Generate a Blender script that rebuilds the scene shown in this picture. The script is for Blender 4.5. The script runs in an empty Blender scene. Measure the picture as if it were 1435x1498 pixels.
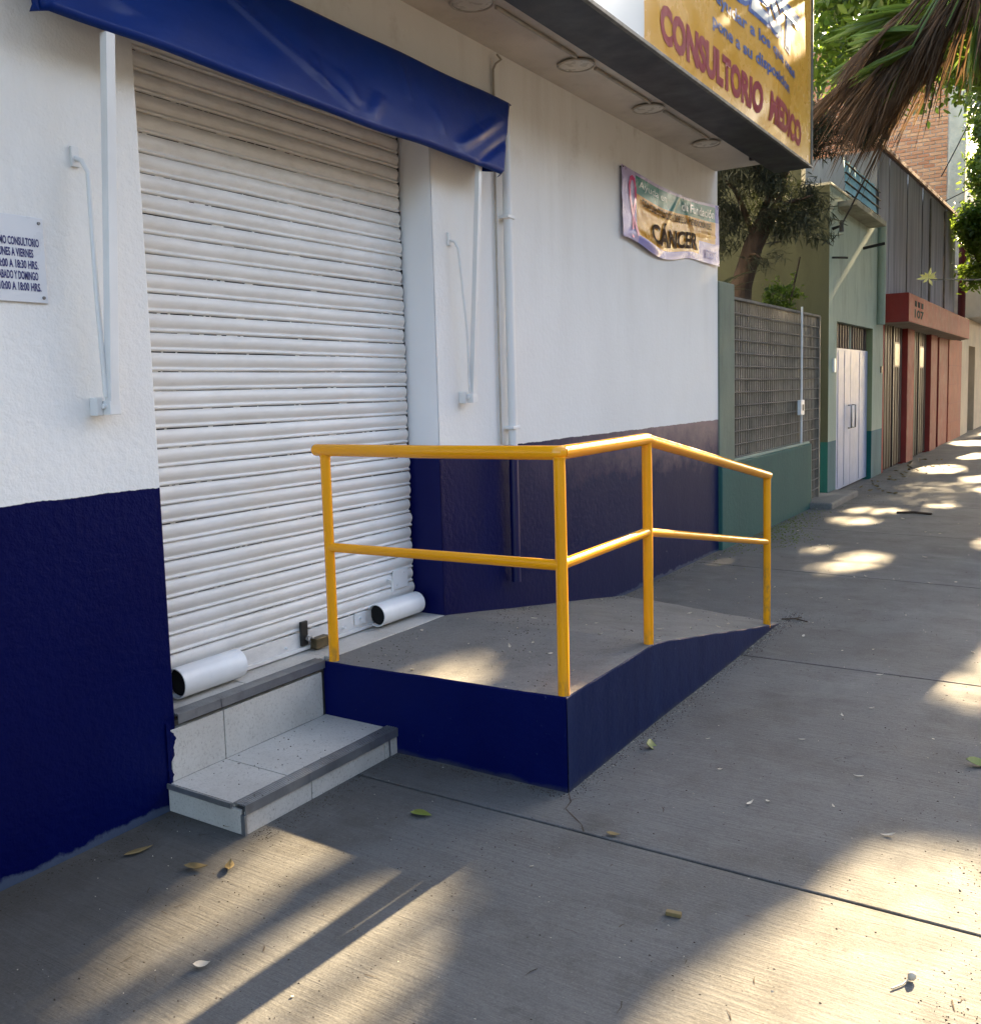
import bpy, bmesh, math, random
import numpy as np
from mathutils import Vector, Matrix
random.seed(7); rng = np.random.default_rng(7)
R = math.radians
SC = bpy.context.scene
COL = SC.collection

# ------------------------------------------------------------------ camera
cam_d = bpy.data.cameras.new("camera"); cam = bpy.data.objects.new("camera", cam_d); COL.objects.link(cam)
CR = Vector((0.84191193, 0.53890304, -0.02770955)); CU = Vector((-0.03013675, 0.09822804, 0.99470751)); CF = Vector((-0.53877276, 0.83662104, -0.09894014))
m = Matrix((CR, CU, -CF)).transposed().to_4x4(); m.translation = Vector((0, 0, 1.5)); cam.matrix_world = m
cam_d.sensor_fit = 'HORIZONTAL'; cam_d.sensor_width = 36; cam_d.lens = 36 * 1359.28 / 1435
cam_d.shift_y = -41.7 / 1435; cam_d.clip_end = 500; cam_d.clip_start = 0.05
SC.camera = cam
# ------------------------------------------------------------------ light
SUN_AZ, SUN_EL = 3.3, 25.0
SD = Vector((math.sin(R(SUN_AZ)) * math.cos(R(SUN_EL)), math.cos(R(SUN_AZ)) * math.cos(R(SUN_EL)), math.sin(R(SUN_EL))))
w = bpy.data.worlds.new("World"); SC.world = w; w.use_nodes = True
nt = w.node_tree; nt.nodes.clear()
sky = nt.nodes.new('ShaderNodeTexSky'); sky.sky_type = 'NISHITA'; sky.sun_disc = False
sky.sun_elevation = R(SUN_EL); sky.sun_rotation = R(SUN_AZ); sky.dust_density = 2.5; sky.air_density = 1.0; sky.ozone_density = 0.6
bg = nt.nodes.new('ShaderNodeBackground'); bg.inputs[1].default_value = 0.06
ow = nt.nodes.new('ShaderNodeOutputWorld'); nt.links.new(sky.outputs[0], bg.inputs[0]); nt.links.new(bg.outputs[0], ow.inputs[0])
sl = bpy.data.lights.new("sun", 'SUN'); sl.energy = 3.5; sl.angle = R(0.6); sl.color = (1.0, 0.77, 0.46)
so = bpy.data.objects.new("sun", sl); COL.objects.link(so); so.rotation_euler = (-SD).to_track_quat('-Z', 'Y').to_euler()
so.location = (5, 20, 20)
SC.view_settings.view_transform = 'Standard'; SC.view_settings.look = 'None'; SC.view_settings.gamma = 1.0
SC.view_settings.use_curve_mapping = False; SC.view_settings.exposure = 3.62

# ------------------------------------------------------------------ helpers
def link(o, parent=None):
    COL.objects.link(o)
    if parent is not None: o.parent = parent
    return o
def tag(o, label=None, cat=None, group=None, kind=None):
    if label: o['label'] = label
    if cat: o['category'] = cat
    if group: o['group'] = group
    if kind: o['kind'] = kind
    return o
def thing(name, label, cat, loc=(0, 0, 0), group=None, kind=None, rotz=0):
    o = bpy.data.objects.new(name, None); o.location = loc; o.rotation_euler = (0, 0, rotz); o.empty_display_size = 0.1
    COL.objects.link(o); tag(o, label, cat, group, kind); return o
def worldloc(p):
    v = Vector((0, 0, 0))
    while p is not None: v += p.location; p = p.parent
    return v
def mesh(name, vs, fs, mats, parent=None, smooth=False, mi=None, local=False):
    """vertices in world coordinates; parent offset subtracted"""
    me = bpy.data.meshes.new(name)
    vs = np.asarray(vs, float).reshape(-1, 3)
    if parent is not None and not local: vs = vs - np.array(worldloc(parent))
    me.from_pydata([tuple(v) for v in vs], [], fs)
    if not isinstance(mats, (list, tuple)): mats = [mats]
    for mm in mats: me.materials.append(mm)
    if mi is not None: me.polygons.foreach_set('material_index', mi)
    if smooth: me.polygons.foreach_set('use_smooth', [True] * len(fs))
    me.update()
    return link(bpy.data.objects.new(name, me), parent)
BF = [(0, 3, 2, 1), (4, 5, 6, 7), (0, 1, 5, 4), (1, 2, 6, 5), (2, 3, 7, 6), (3, 0, 4, 7)]
def bxv(x0, x1, y0, y1, z0, z1):
    return [(x0, y0, z0), (x1, y0, z0), (x1, y1, z0), (x0, y1, z0), (x0, y0, z1), (x1, y0, z1), (x1, y1, z1), (x0, y1, z1)]
class MB:
    def __init__(s): s.v = []; s.f = []; s.m = []
    def add(s, vs, fs, m=0):
        n = len(s.v); s.v += [tuple(v) for v in vs]; s.f += [tuple(i + n for i in f) for f in fs]; s.m += [m] * len(fs); return s
    def box(s, *a, m=0): return s.add(bxv(*a), BF, m)
    def tube(s, pts, r, n=12, caps=True, m=0):
        pts = [Vector(p) for p in pts]; rs = r if isinstance(r, (list, tuple)) else [r] * len(pts)
        vs = []; fs = []; ref = None
        for i, p in enumerate(pts):
            t = (pts[min(i + 1, len(pts) - 1)] - pts[max(i - 1, 0)]).normalized()
            if ref is None:
                ref = Vector((0, 0, 1)) if abs(t.z) < .9 else Vector((1, 0, 0))
            a = t.cross(ref).normalized(); b = a.cross(t).normalized(); ref = b
            for k in range(n):
                q = 2 * math.pi * k / n; vs.append(p + rs[i] * (math.cos(q) * a + math.sin(q) * b))
        for i in range(len(pts) - 1):
            for k in range(n):
                fs.append((i * n + k, i * n + (k + 1) % n, (i + 1) * n + (k + 1) % n, (i + 1) * n + k))
        if caps: fs.append(tuple(range(n - 1, -1, -1))); fs.append(tuple((len(pts) - 1) * n + k for k in range(n)))
        return s.add(vs, fs, m)
    def build(s, name, mats, parent=None, smooth=False): return mesh(name, s.v, s.f, mats, parent, smooth, s.m)
def bevel(o, w=.004, seg=2, ang=35):
    b = o.modifiers.new('bevel', 'BEVEL'); b.width = w; b.segments = seg; b.limit_method = 'ANGLE'; b.angle_limit = R(ang); return o
def box(name, x0, x1, y0, y1, z0, z1, mat, parent=None, bev=0):
    o = mesh(name, bxv(x0, x1, y0, y1, z0, z1), BF, mat, parent)
    if bev: bevel(o, bev)
    return o
def tube(name, pts, r, mat, parent=None, n=14, smooth=True):
    o = MB().tube(pts, r, n).build(name, mat, parent, smooth)
    if smooth:
        e = o.modifiers.new('edge', 'EDGE_SPLIT'); e.split_angle = R(50)
    return o
def grid(name, nu, nv, fn, mat, parent=None, smooth=True, mif=None):
    vs = [fn(i / nu, j / nv) for j in range(nv + 1) for i in range(nu + 1)]
    fs = [(j * (nu + 1) + i, j * (nu + 1) + i + 1, (j + 1) * (nu + 1) + i + 1, (j + 1) * (nu + 1) + i) for j in range(nv) for i in range(nu)]
    mi = None if mif is None else [mif((i + .5) / nu, (j + .5) / nv) for j in range(nv) for i in range(nu)]
    return mesh(name, vs, fs, mat, parent, smooth, mi)
def text(name, s, y0, y1, z0, z1, x, mat, parent, bold=0.0, shear=0.0, disp=None, th=.0015, slant=0.0, sub=0):
    """flat lettering on a plane facing +x, fitted to the box y0..y1 (reading direction) and z0..z1"""
    c = bpy.data.curves.new(name, 'FONT'); c.body = s; c.size = 1; c.offset = bold; c.shear = shear; c.extrude = 0; c.resolution_u = 3
    t = bpy.data.objects.new(name, c); COL.objects.link(t)
    bpy.context.view_layer.update()
    me = bpy.data.meshes.new_from_object(t.evaluated_get(bpy.context.evaluated_depsgraph_get()))
    bpy.data.objects.remove(t); bpy.data.curves.remove(c)
    if sub:
        bm = bmesh.new(); bm.from_mesh(me); bmesh.ops.triangulate(bm, faces=bm.faces[:])
        for _ in range(3):
            bmesh.ops.subdivide_edges(bm, edges=[e for e in bm.edges if e.calc_length() > .11], cuts=1, use_grid_fill=False)
            bmesh.ops.triangulate(bm, faces=bm.faces[:])
        bm.to_mesh(me); bm.free()
    co = np.array([v.co[:] for v in me.vertices]); lo, hi = co.min(0), co.max(0)
    off = np.array(worldloc(parent)) if parent is not None else np.zeros(3)
    for v, p in zip(me.vertices, co):
        u = (p[0] - lo[0]) / (hi[0] - lo[0]); q = (p[1] - lo[1]) / (hi[1] - lo[1])
        Y = y0 + (y1 - y0) * u; Z = z0 + (z1 - z0) * q + slant * u
        X = x + th + (disp(Y, Z) if disp else 0)
        v.co = Vector((X, Y, Z)) - Vector(off)
    me.materials.clear(); me.materials.append(mat); me.name = name
    o = bpy.data.objects.new(name, me); link(o, parent); return o
def dup(root, loc, label=None, rotz=None):
    r = root.copy(); COL.objects.link(r); r.location = loc
    if rotz is not None: r.rotation_euler = (0, 0, rotz)
    if label: r['label'] = label
    for ch in root.children:
        c = ch.copy(); COL.objects.link(c); c.parent = r
        for g in ch.children:
            d = g.copy(); COL.objects.link(d); d.parent = c
    return r

# ------------------------------------------------------------------ materials
class N:
    def __init__(s, name):
        s.m = bpy.data.materials.new(name); s.m.use_nodes = True; s.t = s.m.node_tree; s.b = s.t.nodes['Principled BSDF']
        s.pos = s.t.nodes.new('ShaderNodeNewGeometry').outputs['Position']
    def n(s, ty, **k):
        o = s.t.nodes.new(ty)
        for a, b in k.items(): setattr(o, a, b)
        return o
    def l(s, a, b): s.t.links.new(a, b)
    def map(s, sc, rot=(0, 0, 0)):
        q = s.n('ShaderNodeMapping'); q.inputs['Scale'].default_value = sc; q.inputs['Rotation'].default_value = rot; s.l(s.pos, q.inputs[0]); return q.outputs[0]
    def noise(s, scale, sc=(1, 1, 1), det=4, rough=.55, vec=None, dist=0):
        q = s.n('ShaderNodeTexNoise'); q.inputs['Scale'].default_value = scale; q.inputs['Detail'].default_value = det
        q.inputs['Roughness'].default_value = rough; q.inputs['Distortion'].default_value = dist
        s.l(vec if vec is not None else s.map(sc), q.inputs['Vector']); return q.outputs['Fac']
    def ramp(s, f, a, b, va=0, vb=1):
        q = s.n('ShaderNodeMapRange'); q.inputs['From Min'].default_value = a; q.inputs['From Max'].default_value = b
        q.inputs['To Min'].default_value = va; q.inputs['To Max'].default_value = vb; q.clamp = True; s.l(f, q.inputs['Value']); return q.outputs[0]
    def mix(s, f, a, b, blend='MIX'):
        q = s.n('ShaderNodeMix', data_type='RGBA', blend_type=blend)
        if isinstance(f, (int, float)): q.inputs[0].default_value = f
        else: s.l(f, q.inputs[0])
        for i, c in ((6, a), (7, b)):
            if isinstance(c, (tuple, list)): q.inputs[i].default_value = (*c[:3], 1)
            else: s.l(c, q.inputs[i])
        return q.outputs[2]
    def math(s, op, a, b=0.0):
        q = s.n('ShaderNodeMath', operation=op)
        for i, c in ((0, a), (1, b)):
            if isinstance(c, (int, float)): q.inputs[i].default_value = c
            else: s.l(c, q.inputs[i])
        return q.outputs[0]
    def sep(s):
        q = s.n('ShaderNodeSeparateXYZ'); s.l(s.pos, q.inputs[0]); return q.outputs
    def bump(s, h, strength=.3, dist=.005, prev=None):
        q = s.n('ShaderNodeBump'); q.inputs['Strength'].default_value = strength; q.inputs['Distance'].default_value = dist
        s.l(h, q.inputs['Height'])
        if prev is not None: s.l(prev, q.inputs['Normal'])
        return q.outputs[0]
    def out(s, col=None, rough=None, nor=None, metal=0, spec=None):
        if col is not None:
            if isinstance(col, (tuple, list)): s.b.inputs['Base Color'].default_value = (*col[:3], 1)
            else: s.l(col, s.b.inputs['Base Color'])
        if rough is not None:
            if isinstance(rough, (int, float)): s.b.inputs['Roughness'].default_value = rough
            else: s.l(rough, s.b.inputs['Roughness'])
        if nor is not None: s.l(nor, s.b.inputs['Normal'])
        s.b.inputs['Metallic'].default_value = metal
        if spec is not None: s.b.inputs['Specular IOR Level'].default_value = spec
        return s.m
def sc3(c, k): return tuple(min(1, x * k) for x in c)
def simple(name, c, rough=.6, var=.18, scale=3, bump=.15, bs=60, bd=.003, metal=0, stretch=(1, 1, 1), dirt=None, dirtamt=.5, spec=None):
    s = N(name)
    f = s.ramp(s.noise(scale, stretch, 6), .3, .7)
    col = s.mix(f, sc3(c, 1 - var), sc3(c, 1 + var))
    if dirt:
        d = s.ramp(s.noise(scale * 1.7, (stretch[0] * 1.3, stretch[1] * 1.3, stretch[2] * .6), 8, .7), .5, .75, 0, dirtamt)
        col = s.mix(d, col, dirt)
    nb = s.bump(s.noise(bs, stretch, 4), bump, bd) if bump else None
    if spec is None and rough >= .45 and not metal: spec = .22
    return s.out(col, s.ramp(s.noise(scale * 3, stretch), .3, .7, max(0, rough - .08), min(1, rough + .08)), nb, metal, spec)

NAVY = (0.0, 0.0016, 0.043); WHITE = (0.74, 0.74, 0.72)
def m_wall():
    s = N('two_tone_stucco'); X, Y, Z = s.sep()
    # paint line at z = 1.19, slightly wavering
    wob = s.math('MULTIPLY', s.math('SUBTRACT', s.noise(9, (1, 1, 1), 5, .7), .5), .022)
    zz = s.math('ADD', Z, wob)
    isblue = s.ramp(zz, 1.1905, 1.1885)
    wc = s.mix(s.ramp(s.noise(1.3, (1, 1, .6), 6, .6), .35, .7), (.77, .755, .725), (.83, .818, .79))
    # rain streaks and light grime under the eave
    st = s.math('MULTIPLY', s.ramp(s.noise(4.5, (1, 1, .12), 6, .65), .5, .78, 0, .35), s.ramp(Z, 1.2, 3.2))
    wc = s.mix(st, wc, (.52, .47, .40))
    sp = s.ramp(s.noise(55, (1, 1, 1), 2, .5), .70, .76, 0, .35)
    wc = s.mix(sp, wc, (.88, .88, .85))
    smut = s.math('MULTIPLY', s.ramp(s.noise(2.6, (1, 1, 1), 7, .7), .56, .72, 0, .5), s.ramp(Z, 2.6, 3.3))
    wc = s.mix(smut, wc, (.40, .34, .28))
    bc = s.mix(s.ramp(s.noise(2.2, (1, 1, .4), 7, .65), .35, .7), NAVY, (.0, .003, .055))
    # faded, dusty blue further along the wall
    fy = s.ramp(Y, 3.9, 6.0)
    bc = s.mix(s.math('MULTIPLY', fy, .75), bc, (.0, .009, .056))
    scr = s.math('MULTIPLY', fy, s.ramp(s.noise(7, (1, 1, .35), 8, .75), .45, .75, 0, .45))
    bc = s.mix(scr, bc, (.012, .024, .075))
    worn = s.math('MULTIPLY', s.ramp(s.math('ADD', s.math('ADD', Z, s.math('MULTIPLY', s.noise(5, (1, 1, 1), 7, .7), .5)), s.math('MULTIPLY', Y, .04)), 1.35, 1.72), s.ramp(Y, 4.7, 6.8, 0, .8))
    bc = s.mix(worn, bc, (.30, .21, .20))
    # dust near the ground, nicks
    base = s.ramp(s.math('ADD', Z, s.math('MULTIPLY', s.noise(8, (1, 1, 1), 6, .7), -.09)), -.018, -.030, 0, .8)
    bc = s.mix(base, bc, (.07, .09, .13))
    nick = s.ramp(s.noise(34, (1, 1, .7), 3, .4), .775, .79)
    nick = s.math('MULTIPLY', nick, s.ramp(Z, .5, .2))
    bc = s.mix(nick, bc, (.6, .6, .62))
    col = s.mix(isblue, wc, bc)
    h = s.math('ADD', s.noise(34, (1, 1, 1), 3, .5), s.math('MULTIPLY', s.noise(120, (1, 1, 1), 2, .5), .35))
    h = s.math('ADD', h, s.math('MULTIPLY', s.noise(5, (1, 1, 1), 3, .5), 1.2))
    q = s.n('ShaderNodeBump'); q.inputs['Distance'].default_value = .007; s.l(h, q.inputs['Height']); s.l(s.ramp(Y, 3.9, 4.0, .55, .26), q.inputs['Strength']); nb = q.outputs[0]
    rg = s.mix(isblue, (.62,) * 3, s.mix(fy, (.42,) * 3, (.6,) * 3))
    return s.out(col, rg, nb, spec=.09)
def m_concrete(name, base=(.112, .110, .106), lines=True, sh=0.0, tint=(.044, .038, .030)):
    s = N(name); X, Y, Z = s.sep()
    c = s.mix(s.ramp(s.noise(.8, (1, 1, 1), 7, .6), .3, .7), sc3(base, .74), sc3(base, 1.18))
    c = s.mix(s.ramp(s.noise(.55, (1, 1.4, 1), 6, .65, dist=.6), .50, .66, 0, .45), c, sc3(tint, 1.1))
    c = s.mix(s.ramp(s.noise(3.1, (1, 1, 1), 8, .72), .48, .68, 0, .7), c, tint)
    c = s.mix(s.ramp(s.noise(140, (1, 1, 1), 3, .6), .35, .75, 0, .45), c, sc3(base, 1.5))
    c = s.mix(s.ramp(s.noise(330, (1, 1, 1), 2, .6), .56, .70, 0, .7), c, sc3(base, .45))
    st = s.noise(26, (.12, 3.2, 1), 5, .7, vec=s.map((.12, 3.2, 1), (0, 0, R(1.5))))
    c = s.mix(s.ramp(st, .45, .70, 0, .55 if lines else .12), c, sc3(base, .62))
    c = s.mix(s.ramp(s.noise(48, (1, 1, 1), 5, .75), .50, .66, 0, .42), c, sc3(base, .52)); c = s.mix(s.ramp(s.noise(85, (1, 1, 1), 3, .7), .60, .70, 0, .4), c, sc3(base, 1.75))
    # greasy drop stains
    sp = s.ramp(s.noise(11, (1, 1, 1), 2, .4), .72, .76, 0, .35); c = s.mix(sp, c, sc3(base, .45))
    if lines:
        dirt = s.ramp(s.math('ADD', X, s.math('MULTIPLY', s.noise(1.6, (1, 1, 1), 6, .65), 1.1)), -1.35, -2.1, 0, .62)
        c = s.mix(s.math('MULTIPLY', dirt, s.ramp(s.math('ADD', Y, s.noise(2, (1, 1, 1), 4)), 4.2, 2.6)), c, (.040, .034, .026))
        gum = s.ramp(s.noise(17, (1, 1, 1), 1, .3), .80, .815, 0, .6); c = s.mix(gum, c, (.035, .033, .032))
        c = s.mix(s.ramp(s.noise(1.7, (.8, 1.2, 1), 7, .7, dist=1.2), .56, .66, 0, .35), c, (.15, .148, .142))
    h = s.math('ADD', s.math('MULTIPLY', st, .9 if lines else .3), s.math('MULTIPLY', s.noise(90, (1, 1, 1), 4, .6), .5))
    h2 = s.noise(2.0, (1, 1, 1), 3, .5)
    nb = s.bump(h, .60, .005); nb = s.bump(h2, .25, .02, nb)
    return s.out(c, s.ramp(s.noise(6, (1, 1, 1)), .3, .7, .70, .86), nb, spec=.24)
def m_tile():
    s = N('speckled_ceramic_tile')
    c = s.mix(s.ramp(s.noise(5, (1, 1, 1), 5), .3, .7), (.46, .43, .385), (.56, .53, .48))
    c = s.mix(s.ramp(s.noise(120, (1, 1, .8), 4, .7), .52, .64, 0, .5), c, (.27, .24, .21))
    c = s.mix(s.ramp(s.noise(75, (1, 1, 1), 2, .5), .69, .73, 0, .55), c, (.16, .13, .11))
    c = s.mix(s.ramp(s.noise(3.5, (1, 1, 1), 7, .7), .55, .75, 0, .35), c, (.30, .27, .23))
    return s.out(c, .42, s.bump(s.noise(80), .08, .001))
def m_metalpaint(name, c, rough=.35, dirt=.25, drip=True):
    s = N(name)
    col = s.mix(s.ramp(s.noise(4, (1, 1, .5), 6, .6), .3, .7), sc3(c, .9), sc3(c, 1.07))
    if dirt: col = s.mix(s.ramp(s.noise(7, (1, 1, .3), 8, .7), .56, .75, 0, dirt), col, sc3(c, .5))
    h = s.math('ADD', s.noise(14, (1, 1, 1), 3), s.math('MULTIPLY', s.noise(130, (1, 1, 1), 2), .2))
    return s.out(col, s.ramp(s.noise(9), .3, .7, rough - .07, rough + .1), s.bump(h, .14, .003))
def m_leaf(name, c1, c2, tr=.5, scale=9, rough=.45):
    s = N(name)
    f = s.ramp(s.noise(scale, (1, 1, 1), 3, .6), .3, .7)
    col = s.mix(f, c1, c2); col = s.mix(s.ramp(s.noise(1.1, (1, 1, 1), 3, .6), .42, .62, 0, .5), col, sc3(c1, .55)); s.out(col, rough)
    t = s.n('ShaderNodeBsdfTranslucent'); s.l(s.mix(.5, col, sc3(c2, 2.0)), t.inputs[0])
    mx = s.n('ShaderNodeMixShader'); mx.inputs[0].default_value = tr
    s.l(s.b.outputs[0], mx.inputs[1]); s.l(t.outputs[0], mx.inputs[2]); s.l(mx.outputs[0], s.t.nodes['Material Output'].inputs[0])
    return s.m
def m_vinyl():
    s = N('blue_vinyl')
    col = s.mix(s.ramp(s.noise(2.2, (1, 1, 1), 6, .6), .3, .7), (.0, .016, .135), (.0, .024, .18))
    col = s.mix(s.ramp(s.noise(9, (1, 1, 1.6), 8, .75), .60, .78, 0, .22), col, (.02, .055, .19))
    h = s.math('ADD', s.noise(7, (1, .5, 1), 5, .6), s.math('MULTIPLY', s.noise(160, (1, 1, 1), 2), .04))
    return s.out(col, s.ramp(s.noise(12), .3, .7, .34, .5), s.bump(h, .28, .010), spec=.16)
def m_shutter():
    s = N('white_shutter_paint'); X, Y, Z = s.sep()
    col = s.mix(s.ramp(s.noise(3, (1, 1, 2), 6, .6), .3, .7), (.72, .70, .665), (.82, .80, .765))
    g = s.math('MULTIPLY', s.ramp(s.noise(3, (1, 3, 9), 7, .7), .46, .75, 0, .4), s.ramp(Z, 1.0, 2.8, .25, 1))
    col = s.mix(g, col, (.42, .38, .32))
    oi = s.n('ShaderNodeObjectInfo'); col = s.mix(s.math('MULTIPLY', oi.outputs['Random'], .16), col, (.46, .44, .40))
    rust = s.ramp(s.noise(16, (1, .7, 3), 6, .75), .70, .74, 0, .5); col = s.mix(rust, col, (.33, .25, .18))
    low = s.math('MULTIPLY', s.ramp(Z, .9, .35, 0, .5), s.ramp(s.noise(9, (1, 1, 2), 7, .75), .45, .7)); col = s.mix(low, col, (.42, .42, .42))
    return s.out(col, .45, s.bump(s.noise(18, (1, .3, 1), 4), .15, .004))
def m_green_wall(name, c, dado=None, dc=None):
    s = N(name); X, Y, Z = s.sep()
    col = s.mix(s.ramp(s.noise(1.5, (1, 1, .3), 7, .6), .3, .7), sc3(c, .85), sc3(c, 1.1))
    k = s.ramp(s.noise(3, (1, 1, .25), 9, .75), .48, .72, 0, .6); col = s.mix(s.math('MULTIPLY', k, s.ramp(Z, .5, 3.8, .5, 1)), col, sc3(c, .38))
    if dado:
        col = s.mix(s.ramp(Z, dado + .004, dado - .004), col, s.mix(s.ramp(s.noise(3, (1, 1, .4), 6), .3, .7), sc3(dc, .8), sc3(dc, 1.2)))
    return s.out(col, .8, s.bump(s.noise(22, (1, 1, 1), 6, .6), .4, .01), spec=.2)

M = {}
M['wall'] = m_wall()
M['slab'] = m_concrete('sidewalk_concrete')
M['ramp_top'] = m_concrete('ramp_concrete', (.165, .161, .152), False, tint=(.085, .079, .070))
M['eave'] = simple('eave_plaster', (.62, .57, .50), .75, .1, 2, .3, 30, .006, dirt=(.36, .30, .24), dirtamt=.4)
M['ramp_blue'] = None
def m_rampblue():
    s = N('ramp_blue_paint'); X, Y, Z = s.sep()
    c = s.mix(s.ramp(s.noise(3, (1, 1, .6), 6, .6), .3, .7), (.0, .0022, .050), (.0004, .0040, .064))
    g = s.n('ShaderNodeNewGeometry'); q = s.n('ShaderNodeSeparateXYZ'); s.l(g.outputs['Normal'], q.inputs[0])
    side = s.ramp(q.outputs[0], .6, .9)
    lighter = s.mix(s.ramp(s.noise(6, (1, 1, .12), 7, .7), .35, .7), (.003, .010, .050), (.010, .021, .072))  # lighter, streaked blue on the faces turned to +x
    c = s.mix(side, c, lighter)
    c = s.mix(s.ramp(s.math('ADD', Z, s.math('MULTIPLY', s.noise(9, (1, 1, 1), 6, .7), -.06)), -.010, -.03, 0, .6), c, (.045, .048, .055))
    c = s.mix(s.ramp(s.noise(24, (1, 1, 1), 6, .75), .66, .72, 0, .35), c, (.16, .18, .25))
    h = s.math('ADD', s.noise(6, (1, 1, 1), 4), s.math('MULTIPLY', s.noise(60, (1, 1, 1), 4), .3))
    return s.out(c, .5, s.bump(h, .4, .01), spec=.09)
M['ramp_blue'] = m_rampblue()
M['navyjamb'] = m_wall()
M['tile'] = m_tile()
M['grout'] = simple('grout', (.16, .15, .14), .9, .2, 30, .3, 90)
M['alu'] = simple('nosing_aluminium', (.34, .345, .35), .38, .15, 8, .1, 90, .001, .75, dirt=(.12, .115, .11), dirtamt=.4)
def m_yellow():
    s = N('yellow_enamel'); X, Y, Z = s.sep()
    col = s.mix(s.ramp(s.noise(5, (1, 1, 1), 5), .3, .7), (.84, .335, .003), (.90, .375, .005))
    chip = s.ramp(s.noise(70, (1, 1, 1), 4, .6), .735, .75); col = s.mix(s.math('MULTIPLY', chip, .8), col, (.20, .13, .08))
    foot = s.math('MULTIPLY', s.ramp(Z, .46, .36), s.ramp(s.noise(40, (1, 1, .4), 5, .7), .45, .65, 0, .6)); col = s.mix(foot, col, (.22, .13, .05))
    return s.out(col, s.ramp(s.noise(14), .3, .7, .12, .24), s.bump(s.noise(45, (1, 1, 1), 3), .08, .002))
M['yellow'] = m_yellow()
M['whitepaint'] = m_metalpaint('white_tube_paint', (.74, .74, .73), .38, .12)
M['shutter'] = m_shutter()
M['dark'] = simple('dark_void', (.012, .012, .013), .9, .1, 4, 0)
M['vinyl'] = m_vinyl()
M['brass'] = simple('old_brass', (.13, .10, .055), .45, .2, 20, .2, 80, .001, .8)
M['blackmetal'] = simple('black_metal', (.02, .019, .018), .5, .3, 12, .2, 90, .001, .3)
M['signyellow'] = simple('sign_yellow_vinyl', (.66, .335, .045), .26, .05, 1.5, .04, 12, .004)
M['signwhite'] = simple('sign_white_vinyl', (.70, .70, .67), .24, .05, 1.5, .05, 12, .004)
M['signbox'] = simple('sign_box_grey_metal', (.020, .021, .028), .5, .2, 2, .2, 20, .004, .2, dirt=(.05, .05, .055), dirtamt=.5)
M['trim'] = simple('sign_trim', (.13, .12, .10), .5, .4, 12, .2, 60, .001, .4)
M['maroon'] = simple('maroon_letters', (.25, .022, .028), .6, .08, 3, 0)
M['bluetext'] = simple('blue_letters', (.05, .10, .30), .3, .08, 3, 0)
M['navytext'] = simple('navy_letters', (.012, .015, .13), .4, .05, 3, 0)
M['plaque'] = simple('plaque_white', (.66, .67, .69), .3, .04, 3, .05, 30, .001)
M['screw'] = simple('screw_steel', (.2, .19, .18), .4, .2, 30, 0, metal=.8)
M['b_lilac'] = simple('banner_lilac', (.46, .38, .60), .30, .08, 4, 0)
M['b_teal'] = simple('banner_teal', (.015, .20, .175), .30, .08, 4, 0)
M['b_orange'] = simple('banner_orange', (.66, .30, .025), .30, .08, 4, 0)
M['b_blue'] = simple('banner_blue', (.15, .16, .50), .30, .08, 4, 0)
M['b_pink'] = simple('banner_pink', (.62, .05, .20), .2, .08, 4, 0)
M['b_text'] = simple('banner_brown_letters', (.05, .022, .010), .8, .05, 4, 0)
M['b_wtext'] = simple('banner_white_letters', (.75, .82, .80), .25, .05, 4, 0)
M['asphalt'] = simple('asphalt', (.05, .05, .05), .85, .2, 3, .4, 60, .006)
M['soil'] = simple('dark_soil', (.045, .032, .022), .95, .35, 12, .6, 40, .02)
M['kerb'] = simple('kerb_concrete', (.28, .27, .25), .85, .2, 4, .3, 50, .005)
M['crumb'] = simple('soil_crumb', (.05, .036, .025), .9, .4, 20, .3, 90)
M['pale'] = simple('dry_petal', (.52, .46, .36), .7, .25, 8, .2, 90)
M['leafdry'] = simple('dry_leaf', (.17, .125, .055), .7, .3, 20, .2, 90)
M['leafgreen'] = m_leaf('fallen_leaf_green', (.16, .20, .035), (.22, .26, .04), .2)
M['greenpil'] = m_green_wall('sage_green_render', (.18, .21, .16))
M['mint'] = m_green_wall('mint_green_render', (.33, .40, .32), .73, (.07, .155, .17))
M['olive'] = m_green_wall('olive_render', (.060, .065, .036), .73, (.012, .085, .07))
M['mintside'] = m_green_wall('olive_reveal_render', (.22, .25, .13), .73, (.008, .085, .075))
M['teal'] = m_green_wall('teal_render', (.030, .105, .095))
M['slatgrey'] = simple('fence_slat_grey', (.20, .18, .145), .65, .3, 3, .2, 60, .003, dirt=(.06, .05, .04), dirtamt=.5)
M['rod'] = simple('fence_rod', (.20, .18, .15), .95, .25, 6, .2, 80, .002)
M['fenceback'] = simple('fence_backing', (.022, .020, .017), .8, .4, 3, .2, 30, .003)
M['doorwhite'] = m_metalpaint('bluish_white_door_paint', (.33, .39, .54), .45, .3)
M['doorgrille'] = simple('brown_grille', (.07, .045, .04), .6, .3, 6, .2, 60)
M['cornice'] = simple('cornice_plaster', (.34, .33, .25), .8, .2, 3, .4, 30, .01, dirt=(.10, .08, .05), dirtamt=.6)
M['bluesheet'] = simple('blue_roof_sheet', (.30, .62, .80), .6, .15, 3, .1, 40, stretch=(1, 1, .4))
M['corr'] = simple('grey_corrugated_metal', (.34, .33, .345), .6, .28, 3, .2, 50, .003, .15, stretch=(1, 1.6, .12), dirt=(.12, .08, .065), dirtamt=.6)
M['red'] = simple('red_render', (.25, .036, .028), .7, .18, 2.2, .3, 40, .005, dirt=(.20, .06, .05), dirtamt=.5)
M['reddark'] = simple('brown_red_render', (.11, .022, .019), .7, .18, 2.2, .3, 40, .005)
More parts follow.
